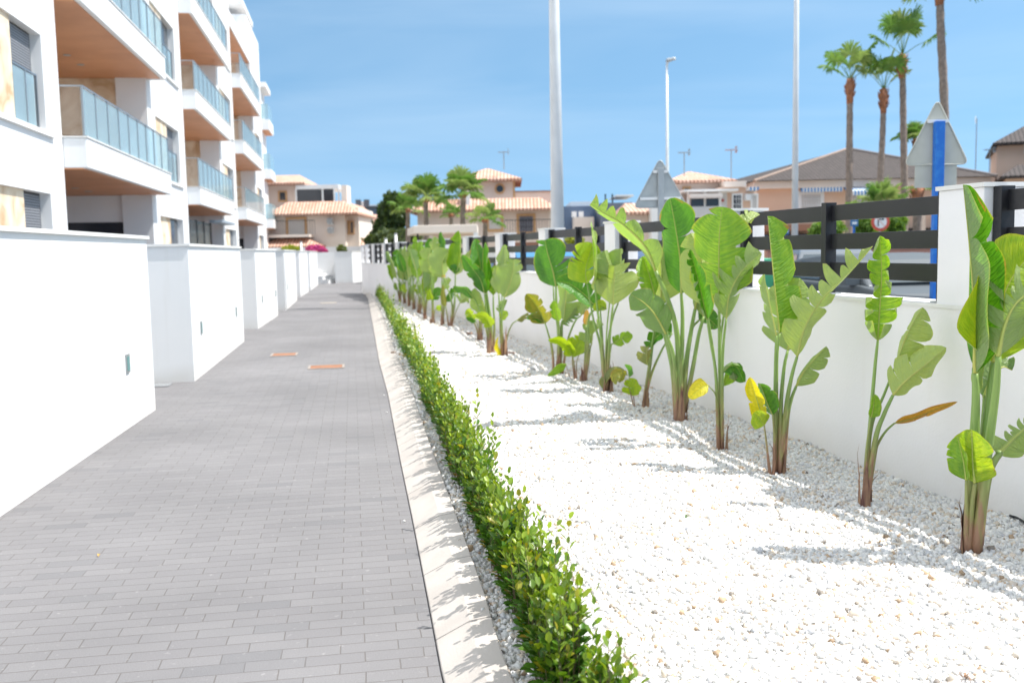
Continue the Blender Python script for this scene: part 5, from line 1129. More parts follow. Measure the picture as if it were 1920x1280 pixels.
# ------------------------------------------------------------------ poles, signs, masts
def pole(name, px, Y, r0, r1, h_, m, label, cat, extra=None, base=True):
    g = AY(px[0], px[1], Y); g = Vector((g.x, g.y, 0)); r = empty(name, g, label, cat)
    MB().tube([g, g + Vector((0, 0, h_ * .5)), g + Vector((0, 0, h_))], [r0, (r0 + r1) / 2, r1], 20).build('pole', m, r, True)
    if base: MB().box(-r0 * 1.8, r0 * 1.8, -r0 * 1.8, r0 * 1.8, 0, .04, lambda p: g + p).build('base_plate', greymetal, r)
    return r, g
r, g = pole('lighting_mast', (1046, 470), 25, .185, .085, 14, whitemetal, 'thick white lighting mast rising out of the picture in the centre', 'pole')
MB().box(-.06, .06, -.2, -.17, 1.0, 1.5, lambda p: g + p).build('access_door', whitemetal, r)
MB().tube([g + Vector((0, 0, 14)), g + Vector((1.2, .3, 14.3))], .05, 8).build('lamp_arm', whitemetal, r); MB().box(1.1, 1.8, .15, .45, 14.2, 14.38, lambda p: g + p).build('lamp_head', greymetal, r, bevel=.04)
r, g = pole('lighting_mast', (1490, 450), 27, .095, .055, 13, whitemetal, 'slim white lighting mast running off the top, left of the tall palms', 'pole')
MB().tube([g + Vector((0, 0, 13)), g + Vector((1.2, .3, 13.3))], .04, 8).build('lamp_arm', whitemetal, r); MB().box(1.1, 1.8, .15, .45, 13.2, 13.38, lambda p: g + p).build('lamp_head', greymetal, r, bevel=.04)
r, g = pole('street_lamp', (1252, 460), 44, .085, .05, AY(1252, 122, 44).z, whitemetal, 'white street lamp with small cobra head behind the grey sign', 'street lamp')
top = g + Vector((0, 0, AY(1252, 122, 44).z))
MB().tube([top - Vector((0, 0, .02)), top + Vector((.03, 0, .12)), top + Vector((.18, 0, .2))], .05, 8).build('lamp_arm', whitemetal, r, True)
MB().add([tuple(top + Vector(p)) for p in ((-.05, -.13, .13), (.42, -.09, .22), (.42, .09, .22), (-.05, .13, .13), (-.02, -.11, .27), (.34, -.07, .33), (.34, .07, .33), (-.02, .11, .27))], [(3, 2, 1, 0), (4, 5, 6, 7), (0, 1, 5, 4), (1, 2, 6, 5), (2, 3, 7, 6), (3, 0, 4, 7)]).build('lamp_head', greymetal, r, bevel=.03)
def tri_sign(px, apex, basey, half, Y, m, pm, pr, label, stiff=True, plate=None, post_top=None):
    cx = px; a = AY(cx, apex, Y); b = AY(cx, basey, Y); hw = half * Y / F; g = Vector((b.x, Y, 0)); r = empty('road_sign', g, label, 'road sign')
    # rounded triangle
    P = [Vector((0, a.z)), Vector((-hw, b.z)), Vector((hw, b.z))]; rad = .05; out = []
    cen = (P[0] + P[1] + P[2]) / 3
    for i in range(3):
        p, q, s_ = P[i], P[(i + 1) % 3], P[i - 1]; d1 = (s_ - p).normalized(); d2 = (q - p).normalized()
        for t in range(6): f = t / 5; out.append(p + d1 * .09 * (1 - f) ** 2 + d2 * .09 * f ** 2)
    n = len(out)
    vs = [(g.x + p.x, Y, p.y) for p in out] + [(g.x + p.x, Y + .004, p.y) for p in out]
    pl = MB().add(vs, [tuple(range(n)), tuple(range(n, 2 * n))[::-1]] + [(i, n + i, n + (i + 1) % n, (i + 1) % n) for i in range(n)]).build('sign_plate', m, r)
    rim = MB().tube([Vector((g.x + p.x, Y - .008, p.y)) for p in out + [out[0], out[1]]], .008, 6).build('rim', m, pl)
    face = MB().add([(g.x + cen.x + (p.x - cen.x) * .97, Y + .0055, cen.y + (p.y - cen.y) * .97) for p in out], [tuple(range(n))[::-1]]).build('sign_face', mat('sign_red', (.6, .04, .03), .4), pl)
    MB().add([(g.x + cen.x + (p.x - cen.x) * .70, Y + .0065, cen.y + (p.y - cen.y) * .70) for p in out], [tuple(range(n))[::-1]]).build('sign_field', mat('sign_white', (.8, .8, .8), .4), pl)
    pt = (post_top or (a.z - .14)); MB().box(-pr, pr, -.05 - pr, -.05 + pr * .6, 0, pt, lambda p: g + p).build('post', pm, r, bevel=.004)
    for zf in ((.72, .18) if m is not palemetal else (.66,)):
        z_ = b.z + (a.z - b.z) * zf; wz = hw * (1 - zf) * .92; MB().box(-wz, wz, -.04, -.008, z_ - .018, z_ + .018, lambda p: g + p).build('clamp_bar', whitemetal if m is not greymetal else greymetal, r)
    if plate:
        z1, z0, w0 = AY(cx, plate[0], Y).z, AY(cx, plate[1], Y).z, plate[2] * Y / F
        MB().box(-w0, w0, 0, .004, z0, z1 - .005, lambda p: g + p).build('lower_plate', m, r, bevel=.002)
    return r, g
palemetal = mat('pale_sign_back', (.52, .52, .46), .6, .3, c2=(.46, .46, .40), vscale=5)
signgrey = mat('grey_sign_back', (.44, .47, .48), .5, .4, .3, c2=(.38, .41, .42), vscale=7)
tri_sign(1238, 296, 389, 50, 13.1, signgrey, greymetal, .040, 'back of a grey triangular road sign on a square grey post')
tri_sign(1755, 186, 309, 60, 11.0, palemetal, bluepaint, .052, 'back of a pale triangular road sign on a bright blue post', plate=(308, 352, 39), post_top=AY(1755, 229, 11).z)
# no right turn sign
def round_sign():
    Y = 34; c = AY(1651, 416, Y); g = Vector((c.x, Y, 0)); r = empty('road_sign', g, 'round red ringed no right turn sign with black bent arrow', 'road sign')
    rad = .325
    def disc(rr_, y, m, name, parent): 
        n = 36; return MB().add([(c.x + rr_ * math.cos(a), y, c.z + rr_ * math.sin(a)) for a in (2 * math.pi * i / n for i in range(n))], [tuple(range(n))]).build(name, m, parent)
    pl = MB().tube([Vector((c.x, Y, c.z)), Vector((c.x, Y + .02, c.z))], rad, 36).build('sign_plate', mat('sign_red2', (.62, .10, .06), .5), r)
    disc(rad * .68, Y - .003, mat('sign_white2', (.8, .8, .8), .5), 'sign_field', pl)
    ar = MB(); bk = mat('sign_black', (.02, .02, .02), .5)
    for bx in ((-.105, -.060, -.15, .07), (-.105, .07, .07, .115)): ar.box(c.x + bx[0], c.x + bx[1], Y - .006, Y - .0045, c.z + bx[2], c.z + bx[3])
    ar.add([(c.x + .065, Y - .006, c.z + .045), (c.x + .15, Y - .006, c.z + .093), (c.x + .065, Y - .006, c.z + .145)], [(0, 1, 2)]); ar.build('arrow', bk, pl)
    MB().add([(c.x - .15, Y - .0075, c.z + .17), (c.x - .17, Y - .0075, c.z + .15), (c.x + .15, Y - .0075, c.z - .17), (c.x + .17, Y - .0075, c.z - .15)], [(0, 1, 2, 3)]).build('slash', mat('sign_red3', (.74, .50, .46), .5), pl)
    MB().tube([(c.x, Y + .05, 0), (c.x, Y + .05, c.z + .2)], .03, 10).build('post', greymetal, r)
round_sign()
def text_plate(px, py, Y, hw, hh, label, rows):
    c = AY(px, py, Y); g = Vector((c.x, Y, 0)); r = empty('street_sign', g, label, 'sign')
    MB().box(-hw, hw, 0, .02, c.z - hh, c.z + hh, lambda p: g + p).build('sign_plate', mat('sign_blue', (.04, .16, .36), .5), r)
    m_ = MB()
    for (x0, x1, z0, z1) in rows: m_.box(x0 * hw, x1 * hw, -.004, -.001, c.z + z0 * hh, c.z + z1 * hh, lambda p: g + p)
    m_.build('sign_marks', mat('sign_white3', (.75, .78, .8), .5), r); MB().box(-.03, .03, .021, .07, 0, c.z + hh, lambda p: g + p).build('post', bluepaint, r)
text_plate(1602, 415, 32, .125, .16, 'small blue street sign on a blue post seen between the rails', [(-.5, .5, .35, .65), (-.6, .7, -.6, -.1)])
text_plate(1472, 432, 34, .14, .14, 'small dark blue sign left of the slim white mast', [(-.1, .8, .2, .5), (-.1, .8, -.5, -.25)])
# slim white posts at the end of the path
for px, py0, Y, lb in ((743, 437, 39, 'taller of two slim white posts behind the far wall end'), (724, 446, 39, 'shorter of two slim white posts behind the far wall end'), (565, 452, 50, 'slim white post in front of the left villa')):
    g = AY(px, 470, Y); g = Vector((g.x, Y, 0)); zt = AY(px, py0, Y).z; r = empty('white_post', g, lb, 'post')
    MB().tube([g, g + Vector((0, 0, zt - .05))], .055, 12).build('post', whitemetal, r, True); MB().tube([g + Vector((0, 0, zt - .049)), g + Vector((0, 0, zt))], .065, 12).build('cap', greymetal, r)
# floodlight mast
g = AY(683, 470, 75); g = Vector((g.x, 75, 0)); r = empty('floodlight_mast', g, 'floodlight mast with two square dark lamp panels beyond the villa', 'mast'); zt = AY(683, 378, 75).z
MB().tube([g, g + Vector((0, 0, zt))], [.17, .12], 12).build('pole', whitemetal, r)
for s_ in (-1, 1): MB().box(s_ * .32 - .2, s_ * .32 + .2, -.15, .1, zt - .35, zt + .15, lambda p: g + p).build('lamp_panel', mat('panel_dark', (.08, .1, .13), .4), r)
# aerials
def aerial(px, pyb, pyt, Y, lab, dish=False):
    b = AY(px, pyb, Y); t = AY(px, pyt, Y); r = empty('tv_aerial', b, lab, 'aerial')
    MB().tube([b, Vector((b.x, Y, t.z))], .03, 6).build('mast', greymetal, r)
    if dish:
        c = Vector((b.x - .15, Y - .1, t.z - .1)); n = 14; vs = [c]; 
        for j in (1, 2):
            for i in range(n): a = 2 * math.pi * i / n; rr_ = .26 * j / 2; vs.append(c + Vector((rr_ * math.cos(a) * .5, -.06 * (j / 2) ** 2 + rr_ * math.cos(a) * .8, rr_ * math.sin(a))))
        fs = [(0, 1 + i, 1 + (i + 1) % n) for i in range(n)] + [(1 + i, 1 + n + i, 1 + n + (i + 1) % n, 1 + (i + 1) % n) for i in range(n)]
        MB().add(vs, fs).build('dish', whitemetal, r, True)
    else:
        m_ = MB().box(-.35, .35, -.02, .02, -.02, .02, lambda p: Vector((b.x, Y, t.z - .05)) + p)
        for i in range(7): m_.box(-.33 + i * .11, -.31 + i * .11, -.25 + i * .015, .25 - i * .015, -.01, .01, lambda p: Vector((b.x, Y, t.z - .02)) + p)
        for i in (-1, 1): m_.box(.26, .3, -.2, .2, i * .12 - .06, i * .12 + .06, lambda p: Vector((b.x, Y, t.z - .02)) + p)
        m_.build('antenna', mat('aerial_red', (.45, .3, .28), .5) if px > 1300 and px < 1400 else greymetal, r)
aerial(945, 318, 284, 61, 'thin television aerial on the tiled tower roof'); aerial(1283, 330, 285, 56, 'pale television aerial left of the pyramid roof'); aerial(1371, 342, 280, 56, 'television aerial with reddish elements right of the pyramid roof')
aerial(1829, 322, 222, 60, 'tall pole with a small white satellite dish near the right edge', True); aerial(1855, 325, 280, 61, 'short aerial beside the dish pole')

# ------------------------------------------------------------------ palms
def palm_leafset(kind):
    rg = np.random.default_rng(5)
    def frond(parent, base, d, plen, fan, sd_, droop, nseg=26):
        d = d.normalized(); side = d.cross(Vector((0, 0, 1)));
        if side.length < .1: side = Vector((1, 0, 0))
        side.normalize(); upv = side.cross(d).normalized(); rnd = random.Random(sd_)
        m_ = MB(); e = base + d * plen + Vector((0, 0, -.08 * plen)); m_.tube([base, base + d * plen * .5 + Vector((0, 0, .02)), e], [.022, .016, .012], 5)
        for i in range(nseg):
            a = R(-125 + 250 * i / (nseg - 1)) + rnd.uniform(-.05, .05); L = fan * (1 - .28 * abs(a) / 2.2) * rnd.uniform(.85, 1.1); w0 = fan * .052
            dd = d * math.cos(a) + side * math.sin(a); wv = (-d * math.sin(a) + side * math.cos(a)); lift = upv * (.10 * abs(math.sin(a)) + .06 * rnd.uniform(-1, 1))
            p1 = e + (dd + lift) * L * .5; p2 = e + (dd + lift) * L * .82 - Vector((0, 0, droop * L * .16)); p3 = e + (dd + lift) * L - Vector((0, 0, droop * L * rnd.uniform(.25, .5)))
            fold = upv * w0 * .5
            m_.add([e, p1 + wv * w0 + fold, p1 - fold * .2, p1 - wv * w0 + fold, p2 + wv * w0 * .7, p2 - wv * w0 * .7, p3], [(0, 1, 2), (0, 2, 3), (1, 4, 2), (3, 2, 5), (2, 4, 6), (2, 6, 5)])
        return m_
    return frond
frond = palm_leafset(0)
palmg = [mat('palm_green', (.12, .26, .04), .5, c2=(.20, .34, .06), vscale=1.5), mat('palm_green_light', (.26, .38, .09), .5, c2=(.34, .42, .12), vscale=1.5)]
for m__ in palmg:
    t = m__.node_tree; b = t.nodes['Principled BSDF']; src = b.inputs['Base Color'].links[0].from_socket; tl = t.nodes.new('ShaderNodeBsdfTranslucent'); t.links.new(src, tl.inputs[0]); ms = t.nodes.new('ShaderNodeMixShader'); ms.inputs[0].default_value = .4
    t.links.new(b.outputs[0], ms.inputs[1]); t.links.new(tl.outputs[0], ms.inputs[2]); t.links.new(ms.outputs[0], t.nodes['Material Output'].inputs[0])
palmtrunk = mat('palm_trunk', (.30, .24, .20), .9, c2=(.20, .155, .13), vscale=6, bump=.6, bscale=18, bdist=.03)
palmboot = mat('palm_boots', (.42, .17, .08), .9, c2=(.28, .13, .08), vscale=7, bump=.6, bscale=20, bdist=.03)
def palm(px, Y, pts, r0, collar, fr_specs, fan, plen, label, group, lightf=.4, seed=1, thickcol=1.5):
    """pts: picture points up the trunk axis; the crown sits on the last one"""
    rnd = random.Random(seed); P = [AY(a, b, Y) for a, b in pts]; base = Vector((P[0].x, Y, 0)); P = [base] + P
    r = empty('palm_tree', base, label, 'palm', group)
    C_ = smooth_curve(P, 26); Lt = P[-1].z
    tr = MB().tube(C_, [r0 * (1.15 - .25 * i / 25) * (1 + .05 * ((i % 2) * 2 - 1)) for i in range(26)], 12).build('trunk', palmtrunk, r, True)
    top = C_[-1]
    cl = MB(); zc = collar
    cpts = [top - Vector((0, 0, zc)) , top - Vector((0, 0, zc * .6)), top - Vector((0, 0, zc * .25)), top + Vector((0, 0, .05))]
    cl.tube(cpts, [r0 * .98, r0 * 1.12, r0 * (thickcol if collar > .6 else 1.15), r0 * .9], 12)
    for i in range(int(26 * zc)):
        a = rnd.uniform(0, 6.28); z_ = rnd.uniform(0, zc * .7); c = top - Vector((0, 0, z_)) + Vector((math.cos(a), math.sin(a), 0)) * r0 * 1.1
        cl.tube([c - Vector((0, 0, .12)), c + Vector((math.cos(a), math.sin(a), 1.2)) * .11], [.035, .02], 4)
    cl.build('leaf_bases', palmboot, r, True)
    for i, (az, el, s_) in enumerate(fr_specs):
        d = Vector((math.cos(R(az)) * math.cos(R(el)), math.sin(R(az)) * math.cos(R(el)), math.sin(R(el))))
        frond(r, top + d * r0 * .5, d, plen * s_, fan * s_, seed * 100 + i, .5 + .6 * (1 - el / 90)).build('frond', palmg[1 if rnd.random() < lightf else 0], r)
    return r
def specs(n, seed, e0=-10, e1=85):
    rnd = random.Random(seed); return [((137.5 * i + rnd.uniform(-20, 20)) % 360, e0 + (e1 - e0) * ((i + .5) / n) ** .8 + rnd.uniform(-6, 6), rnd.uniform(.85, 1.12)) for i in range(n)]
G2 = 'tall slim palms behind the fence'
palm(1593, 50, [(1592, 380), (1593, 250), (1594, 150)], .165, 1.2, specs(9, 1, 22, 80), 1.0, 1.3, 'tall palm with a windswept crown, left of the group of three', G2, seed=1)
palm(1652, 50, [(1650, 360), (1655, 250), (1657, 168)], .15, 1.2, specs(7, 2, 28, 82), .95, 1.4, 'tall palm with the smallest crown, middle of the group of three', G2, seed=2)
palm(1694, 50, [(1696, 380), (1694, 250), (1692, 104)], .17, 1.15, specs(8, 3, 25, 85), 1.05, 1.55, 'tallest palm with its whole crown in view, right of the group of three', G2, seed=3)
palm(1770, 48, [(1772, 330), (1770, 180), (1764, 60), (1762, -25)], .20, .9, specs(14, 4), 1.0, 1.0, 'bare curved palm trunk running off the top behind the pale sign', G2, seed=4)
G3 = 'small palms behind the fence'
palm(1716, 64, [(1716, 330), (1716, 262)], .16, .5, specs(16, 5, 0), .8, .6, 'far palm crown half hidden by the pale triangular sign', G3, seed=5)
palm(1655, 40, [(1655, 420), (1655, 385)], .22, .5, specs(10, 6, 20, 85), .72, .5, 'low bushy palm in front of the dark roofed house', G3, .6, seed=6)
palm(1604, 42, [(1604, 430), (1604, 402)], .12, .3, specs(8, 16, 10, 85), .45, .3, 'tiny palm shoot low beside the slim tall palm trunk', G3, .6, seed=16)
palm(1722, 38, [(1720, 440), (1721, 352)], .17, .7, [(200, 5, .8), (340, 0, .8), (160, -20, .7)], .5, .4, 'short palm with reddish top below the pale sign', G3, seed=7)
G4 = 'green fan palms in front of the centre villa'
palm(798, 47, [(800, 460), (798, 372)], .13, .2, specs(17, 8, -15, 80), .80, .62, 'wide crowned fan palm, left of the palms before the centre villa', G4, .35, seed=8)
palm(868, 45, [(868, 450), (868, 362)], .13, .2, specs(17, 9, -15, 80), .82, .62, 'fan palm with the highest crown before the centre villa', G4, .35, seed=9)
palm(910, 42, [(910, 460), (910, 410)], .11, .15, specs(11, 10, -20, 75), .50, .42, 'small thin fan palm right of the taller ones', G4, .4, seed=10)
palm(845, 50, [(846, 440), (846, 402)], .10, .12, specs(9, 12, -15, 75), .50, .36, 'middle fan palm half hidden between the larger two', G4, .4, seed=12)
palm(765, 50, [(765, 450), (765, 392)], .12, .15, specs(11, 13, -15, 75), .62, .5, 'fan palm at the left, against the dark trees', G4, .4, seed=13)

# ------------------------------------------------------------------ leafy trees and shrubs
def leafy(name, label, cat, blobs, n, size, cols, trunk=None, seed=0, group=None):
    """blobs: (centre, radii) lobes; leaf clumps fill the outer part of every lobe"""
    rg = np.random.default_rng(seed); base = Vector((blobs[0][0][0], blobs[0][0][1], 0)); r = empty(name, base, label, cat, group)
    V = []; C = []; vol = np.array([b[1][0] * b[1][2] for b in blobs]); vol /= vol.sum()
    for (c, rad), v in zip(blobs, vol):
        m = int(n * v); d = rg.normal(size=(m, 3)); d /= np.linalg.norm(d, axis=1, keepdims=True)
        rr_ = rg.uniform(.45, 1.08, (m, 1)) ** .6; lump = 1 + .18 * np.sin(d[:, :1] * 7 + seed) * np.sin(d[:, 2:] * 6) + .1 * np.sin(d[:, 1:2] * 11)
        p = np.array(c) + d * rr_ * lump * np.array(rad); hue = rg.uniform(0, 1, (m, 1)) * .6 + .4 * (np.sin(p[:, :1] * 2.1) * np.sin(p[:, 2:] * 2.7) * .5 + .5)
        col_ = np.array(cols[0]) * (1 - hue) + np.array(cols[1]) * hue
        a = rg.normal(size=(m, 3)); a /= np.linalg.norm(a, axis=1, keepdims=True); b = np.cross(a, rg.normal(size=(m, 3))); b /= np.linalg.norm(b, axis=1, keepdims=True)
        s_ = size * rg.uniform(.6, 1.4, (m, 1)); V.append(np.stack([p - a * s_, p + b * s_ * .45, p + a * s_, p - b * s_ * .45], 1)); C.append(np.repeat(col_[:, None], 4, 1))
    V = np.concatenate(V).reshape(-1, 3); C = np.concatenate(C).reshape(-1, 3); V[:, 2] = np.maximum(V[:, 2], .01)
    npmesh('crown' if trunk else 'foliage', V, np.arange(len(V)).reshape(-1, 4), farleaf, r, attr=C)
    tk = MB(); c0 = Vector(blobs[0][0])
    tk.tube([base, base + (c0 - base) * .6, c0], [trunk or .06, (trunk or .06) * .7, (trunk or .06) * .4], 8)
    for c, rad in blobs[1:5]: tk.tube([base + (c0 - base) * .5, (Vector(c) + c0) / 2, Vector(c)], [(trunk or .05) * .5, (trunk or .05) * .3, .02], 6)
    tk.build('trunk' if trunk else 'stem', mat('bark', (.16, .12, .09), .9), r); return r
def bl(px, py, Y, rx, rz, ry=None): c = AY(px, py, Y); k = Y / F; return ((c.x, Y, c.z), (rx * k, (ry or rx) * k, rz * k))
leafy('dark_tree', 'dark green bushy tree left of the fan palms', 'tree', [bl(738, 400, 60, 28, 34), bl(728, 425, 60, 26, 22), bl(752, 392, 60, 16, 26), bl(735, 375, 60, 14, 14), bl(712, 440, 60, 16, 14)], 5200, .16, ((.035, .07, .025), (.08, .13, .04)), .22, 1)
leafy('dark_tree', 'darker rounded tree low behind the flat canopy', 'tree', [bl(745, 448, 57, 45, 18), bl(705, 452, 57, 22, 12)], 2600, .14, ((.04, .075, .03), (.10, .13, .05)), .18, 2)
leafy('shrub', 'magenta flowering bush on the garden wall before the left villa', 'bush', [bl(592, 468, 52, 17, 8), bl(604, 470, 52, 10, 6)], 900, .10, ((.40, .05, .24), (.56, .10, .36)), None, 3)
leafy('shrub', 'yellow green bush before the left villa', 'bush', [bl(545, 468, 52, 18, 7)], 700, .10, ((.20, .26, .04), (.36, .38, .06)), None, 4)
leafy('shrub', 'small dark green bush right of the magenta bush', 'bush', [bl(640, 467, 52, 9, 7)], 400, .09, ((.07, .11, .03), (.15, .18, .06)), None, 5)
leafy('shrub', 'dense bright green hedge bush left of the blue street sign', 'bush', [bl(1552, 428, 37, 30, 17), bl(1540, 440, 37, 22, 20)], 3200, .07, ((.07, .17, .03), (.20, .34, .06)), None, 6)
leafy('shrub', 'bright green hedge bush behind the round sign', 'bush', [bl(1622, 420, 37, 20, 22), bl(1634, 440, 37, 22, 22)], 3000, .07, ((.07, .17, .03), (.22, .36, .06)), None, 7)
leafy('shrub', 'bright green hedge bush right of the round sign', 'bush', [bl(1680, 420, 37, 18, 22), bl(1678, 442, 37, 20, 20)], 3000, .07, ((.07, .17, .03), (.22, .36, .06)), None, 8)
leafy('shrub', 'lime bush seen through the rails beside the thick white mast', 'bush', [bl(1078, 452, 40, 16, 10)], 900, .07, ((.16, .22, .03), (.34, .38, .06)), None, 9)
leafy('shrub', 'green bush low behind the flat canopy column', 'bush', [bl(850, 455, 44, 35, 12)], 1500, .08, ((.10, .16, .05), (.24, .30, .10)), None, 10)

# ------------------------------------------------------------------ cars and a bin
def car(px, Y, rot, paint, label, L=4.2, Wd=1.75, Hc=1.45, van=False):
    g = AY(px, 470, Y); g = Vector((g.x, Y, -.02)); r = empty('parked_car', g, label, 'car', 'cars parked beyond the fence'); c, s_ = math.cos(R(rot)), math.sin(R(rot))
    T = lambda p: g + Vector((p[0] * c - p[1] * s_, p[0] * s_ + p[1] * c, p[2]))
    low = [(-L / 2, .35), (-L / 2 + .02, .72), (-L / 2 + .35, .88), (-L * .22, .95), (L * .38, .98), (L / 2 - .05, .9), (L / 2, .6), (L / 2 - .02, .3), (L * .42, .2), (-L * .42, .2)]
    cab = [(-L * .25, .94), (-L * .12, Hc - .08), (-L * .04, Hc - .01), (L * .12, Hc), (L * .3, Hc - .05), (L * .37, Hc - .12), (L * .45, .97)]
    def prism(P, w_, wt=None, zt=None):
        m_ = MB(); n = len(P); vs = []
        for sgn in (-1, 1):
            for (x_, z_) in P:
                ww = w_ if zt is None else w_ - (w_ - wt) * max(0, (z_ - .95) / (Hc - .95)); vs.append(T(Vector((x_, sgn * ww, z_))))
        m_.add(vs, [tuple(range(n))[::1], tuple(range(n, 2 * n))[::-1]] + [(i, n + i, n + (i + 1) % n, (i + 1) % n) for i in range(n)]); return m_
    prism(low, Wd / 2).build('body', paint, r, bevel=.04)
    prism(cab, Wd / 2 - .06, Wd / 2 - .25, 1).build('roof', paint, r, bevel=.03)
    gl = mat('car_glass', (.05, .07, .08), .1, .6)
    for sgn in (-1, 1):
        for (a, b) in (((-.20, -.085), (.06, .06)), ((.08, .08), (.33, .28))):
            P = [(a[0] * L, .99), (a[1] * L, Hc - .12), (b[1] * L, Hc - .10), (b[0] * L, .99)]
            MB().add([T(Vector((x_, sgn * (Wd / 2 - .05 - .19 * max(0, (z_ - .95) / (Hc - .95))), z_))) for x_, z_ in P], [(0, 1, 2, 3) if sgn > 0 else (3, 2, 1, 0)]).build('side_window', gl, r)
    for (x0, z0, x1, z1, nm) in ((-L * .245 - .012, .98, -L * .13 - .014, Hc - .12, 'windscreen'), (L * .445 + .014, 1.0, L * .375 + .014, Hc - .16, 'rear_window')):
        wa = lambda z_: Wd / 2 - .14 - .19 * max(0, (z_ - .95) / (Hc - .95))
        MB().add([T(Vector((x0, -wa(z0), z0))), T(Vector((x0, wa(z0), z0))), T(Vector((x1, wa(z1), z1 + .0))), T(Vector((x1, -wa(z1), z1)))], [(0, 1, 2, 3)]).build(nm, gl, r)
    for x_ in (-L * .31, L * .30):
        for sgn in (-1, 1):
            a, b = T(Vector((x_, sgn * (Wd / 2 - .2), .31))), T(Vector((x_, sgn * (Wd / 2 + .01), .31)))
            wh = MB().tube([a, b], .31, 20).build('wheel', mat('tyre', (.02, .02, .02), .9), r); MB().tube([b, T(Vector((x_, sgn * (Wd / 2 + .02), .31)))], .19, 14).build('rim', greymetal, wh)
    for sgn in (-1, 1):
        MB().box(L / 2 - .06, L / 2 + .012, sgn * .62 - .13, sgn * .62 + .13, .66, .84, T).build('tail_light', mat('tail', (.4, .02, .02), .3), r)
        MB().box(-L / 2 - .012, -L / 2 + .1, sgn * .6 - .16, sgn * .6 + .16, .58, .74, T).build('headlight', mat('head', (.7, .72, .74), .2), r)
        MB().box(-L * .2, -L * .16, sgn * (Wd / 2 + .02) - .09, sgn * (Wd / 2 + .02) + .09, .95, 1.08, T).build('mirror', paint, r)
silver = mat('silver_paint', (.10, .115, .125), .45, .4, .2); bluep = mat('blue_car_paint', (.05, .22, .42), .25, .6, .2); navy = mat('navy_paint', (.05, .09, .18), .25, .6, .2)
car(1668, 12.9, 96, silver, 'silver grey car seen through the rails right of the yellow edged leaf', 4.3, 1.8, 1.33)
car(1012, 21, 104, bluep, 'blue car parked behind the wall, between the fourth and fifth pillars', 4.2, 1.75, 1.44)
car(1245, 14.5, 70, navy, 'dark blue car hidden mostly behind the leaves at centre', 4.2, 1.75, 1.42)
car(1560, 19.5, 80, mat('dark_silver', (.2, .22, .24), .3, .6, .5), 'dark grey car beyond the silver one', 4.3, 1.8, 1.40)
g = AY(1437, 480, 15); g = Vector((g.x, 15, -.02)); r = empty('recycling_bin', g, 'green recycling bin glimpsed through the rails', 'bin'); gm = mat('bin_green', (.10, .52, .28), .5)
MB().add([g + Vector(p) for p in ((-.35, -.3, .05), (.35, -.3, .05), (.35, .3, .05), (-.35, .3, .05), (-.48, -.4, 1.1), (.48, -.4, 1.1), (.48, .4, 1.1), (-.48, .4, 1.1))], [(3, 2, 1, 0), (4, 5, 6, 7), (0, 1, 5, 4), (1, 2, 6, 5), (2, 3, 7, 6), (3, 0, 4, 7)]).build('body', gm, r, bevel=.03)
n = 9; P = [(-.5 * math.cos(math.pi * i / (n - 1)), 1.105 + .16 * math.sin(math.pi * i / (n - 1))) for i in range(n)]
MB().add([g + Vector((a, s_ * .42, b)) for s_ in (-1, 1) for a, b in P], [tuple(range(n)), tuple(range(n, 2 * n))[::-1]] + [(i, n + i, n + i + 1, i + 1) for i in range(n - 1)]).build('lid', gm, r)

# ------------------------------------------------------------------ small things on the ground
def tuft(px, py, sz, label, n=9, c=(.12, .30, .05)):
    g = G(px, py, .08); r_ = random.Random(int(px)); m_ = MB()
    g.z = float(bed_z(g.x, g.y)) + .004
    for i in range(n):
        a = r_.uniform(0, 6.28); d = Vector((math.cos(a), math.sin(a), r_.uniform(.5, 1.6))).normalized(); L = sz * r_.uniform(.6, 1.1); s_ = Vector((-math.sin(a), math.cos(a), 0)) * sz * .07
        m_.add([g - s_, g + s_, g + d * L * .6 + s_ * .8, g + d * L * .6 - s_ * .8, g + d * L - Vector((0, 0, L * .2))], [(0, 1, 2, 3), (3, 2, 4)])
    tag(m_.build('grass_tuft', mat('tuft_green', c, .5), None), label, 'weed')
tuft(1285, 978, .05, 'small green grass tuft in the gravel, nearest the camera'); tuft(1010, 735, .06, 'tiny green weed in the gravel below the lime young plant'); tuft(1256, 998, .022, 'tiny seedling just left of the grass tuft', 5)
tuft(1808, 1262, .05, 'small dry reddish sprig in the gravel at the bottom right', 14, (.38, .22, .12))
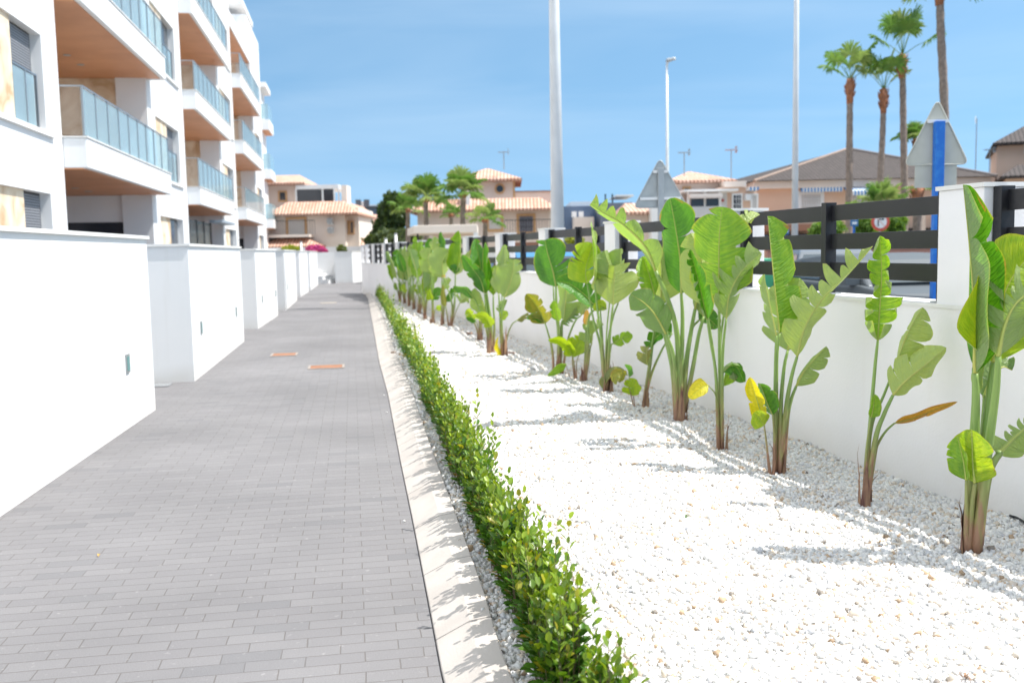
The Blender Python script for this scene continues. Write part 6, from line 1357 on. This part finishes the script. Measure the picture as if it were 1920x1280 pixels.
def stone_rock(px, py, sz, label, c):
    g = G(px, py, .09); g.z = float(bed_z(g.x, g.y)) + sz * .35; bm_r = random.Random(int(px)); m_ = MB(); n = 8; vs = []
    for j, (zr, rr_) in enumerate(((-.5, .6), (0, 1), (.45, .7))):
        for i in range(n): a = 6.283 * i / n + j * .3; q = sz * rr_ * bm_r.uniform(.75, 1.15); vs.append(g + Vector((math.cos(a) * q, math.sin(a) * q * .8, sz * zr * .7)))
    fs = [(j * n + i, j * n + (i + 1) % n, (j + 1) * n + (i + 1) % n, (j + 1) * n + i) for j in range(2) for i in range(n)] + [tuple(range(n))[::-1], tuple(range(2 * n, 3 * n))]
    tag(m_.add(vs, fs).build('rock', mat('rock_brown', c, .9, c2=tuple(q * .6 for q in c), vscale=20), None), label, 'rock')
stone_rock(880, 627, .07, 'brown rock in the gravel left of the far plants', (.36, .24, .18)); stone_rock(958, 664, .06, 'reddish lump at the foot of the pale rounded leaf plant', (.42, .26, .2))
stone_rock(737, 665, .035, 'small brown stone on the gravel beside the kerb', (.3, .2, .15))
def dead_leaf(px, py, z, label):
    g = G(px, py, z); m_ = MB(); q = random.Random(px); a = q.uniform(0, 6.28); d = Vector((math.cos(a), math.sin(a), 0)); s_ = Vector((-d.y, d.x, 0)); L = .026
    m_.add([g, g + d * L * .5 + s_ * L * .3 + Vector((0, 0, .012)), g + d * L + Vector((0, 0, .006)), g + d * L * .5 - s_ * L * .3 + Vector((0, 0, .01))], [(0, 1, 2), (0, 2, 3)])
    tag(m_.build('dead_leaf', mat('dead_leaf', (.5, .30, .08), .8), None), label, 'leaf')
dead_leaf(184, 1043, .004, 'small yellow brown dead leaf on the grey pavers'); 

hp = [G(x_, y_, .10) for x_, y_ in ((1886, 972), (1892, 975), (1900, 978), (1935, 1002), (1990, 1045))]
tag(MB().tube([(p.x + .02, p.y, float(bed_z(p.x, p.y)) + .022) for p in smooth_curve(hp, 16)], .006, 8).build('drip_hose', black, None, True), 'short black drip hose lying on the gravel along the wall foot', 'hose')
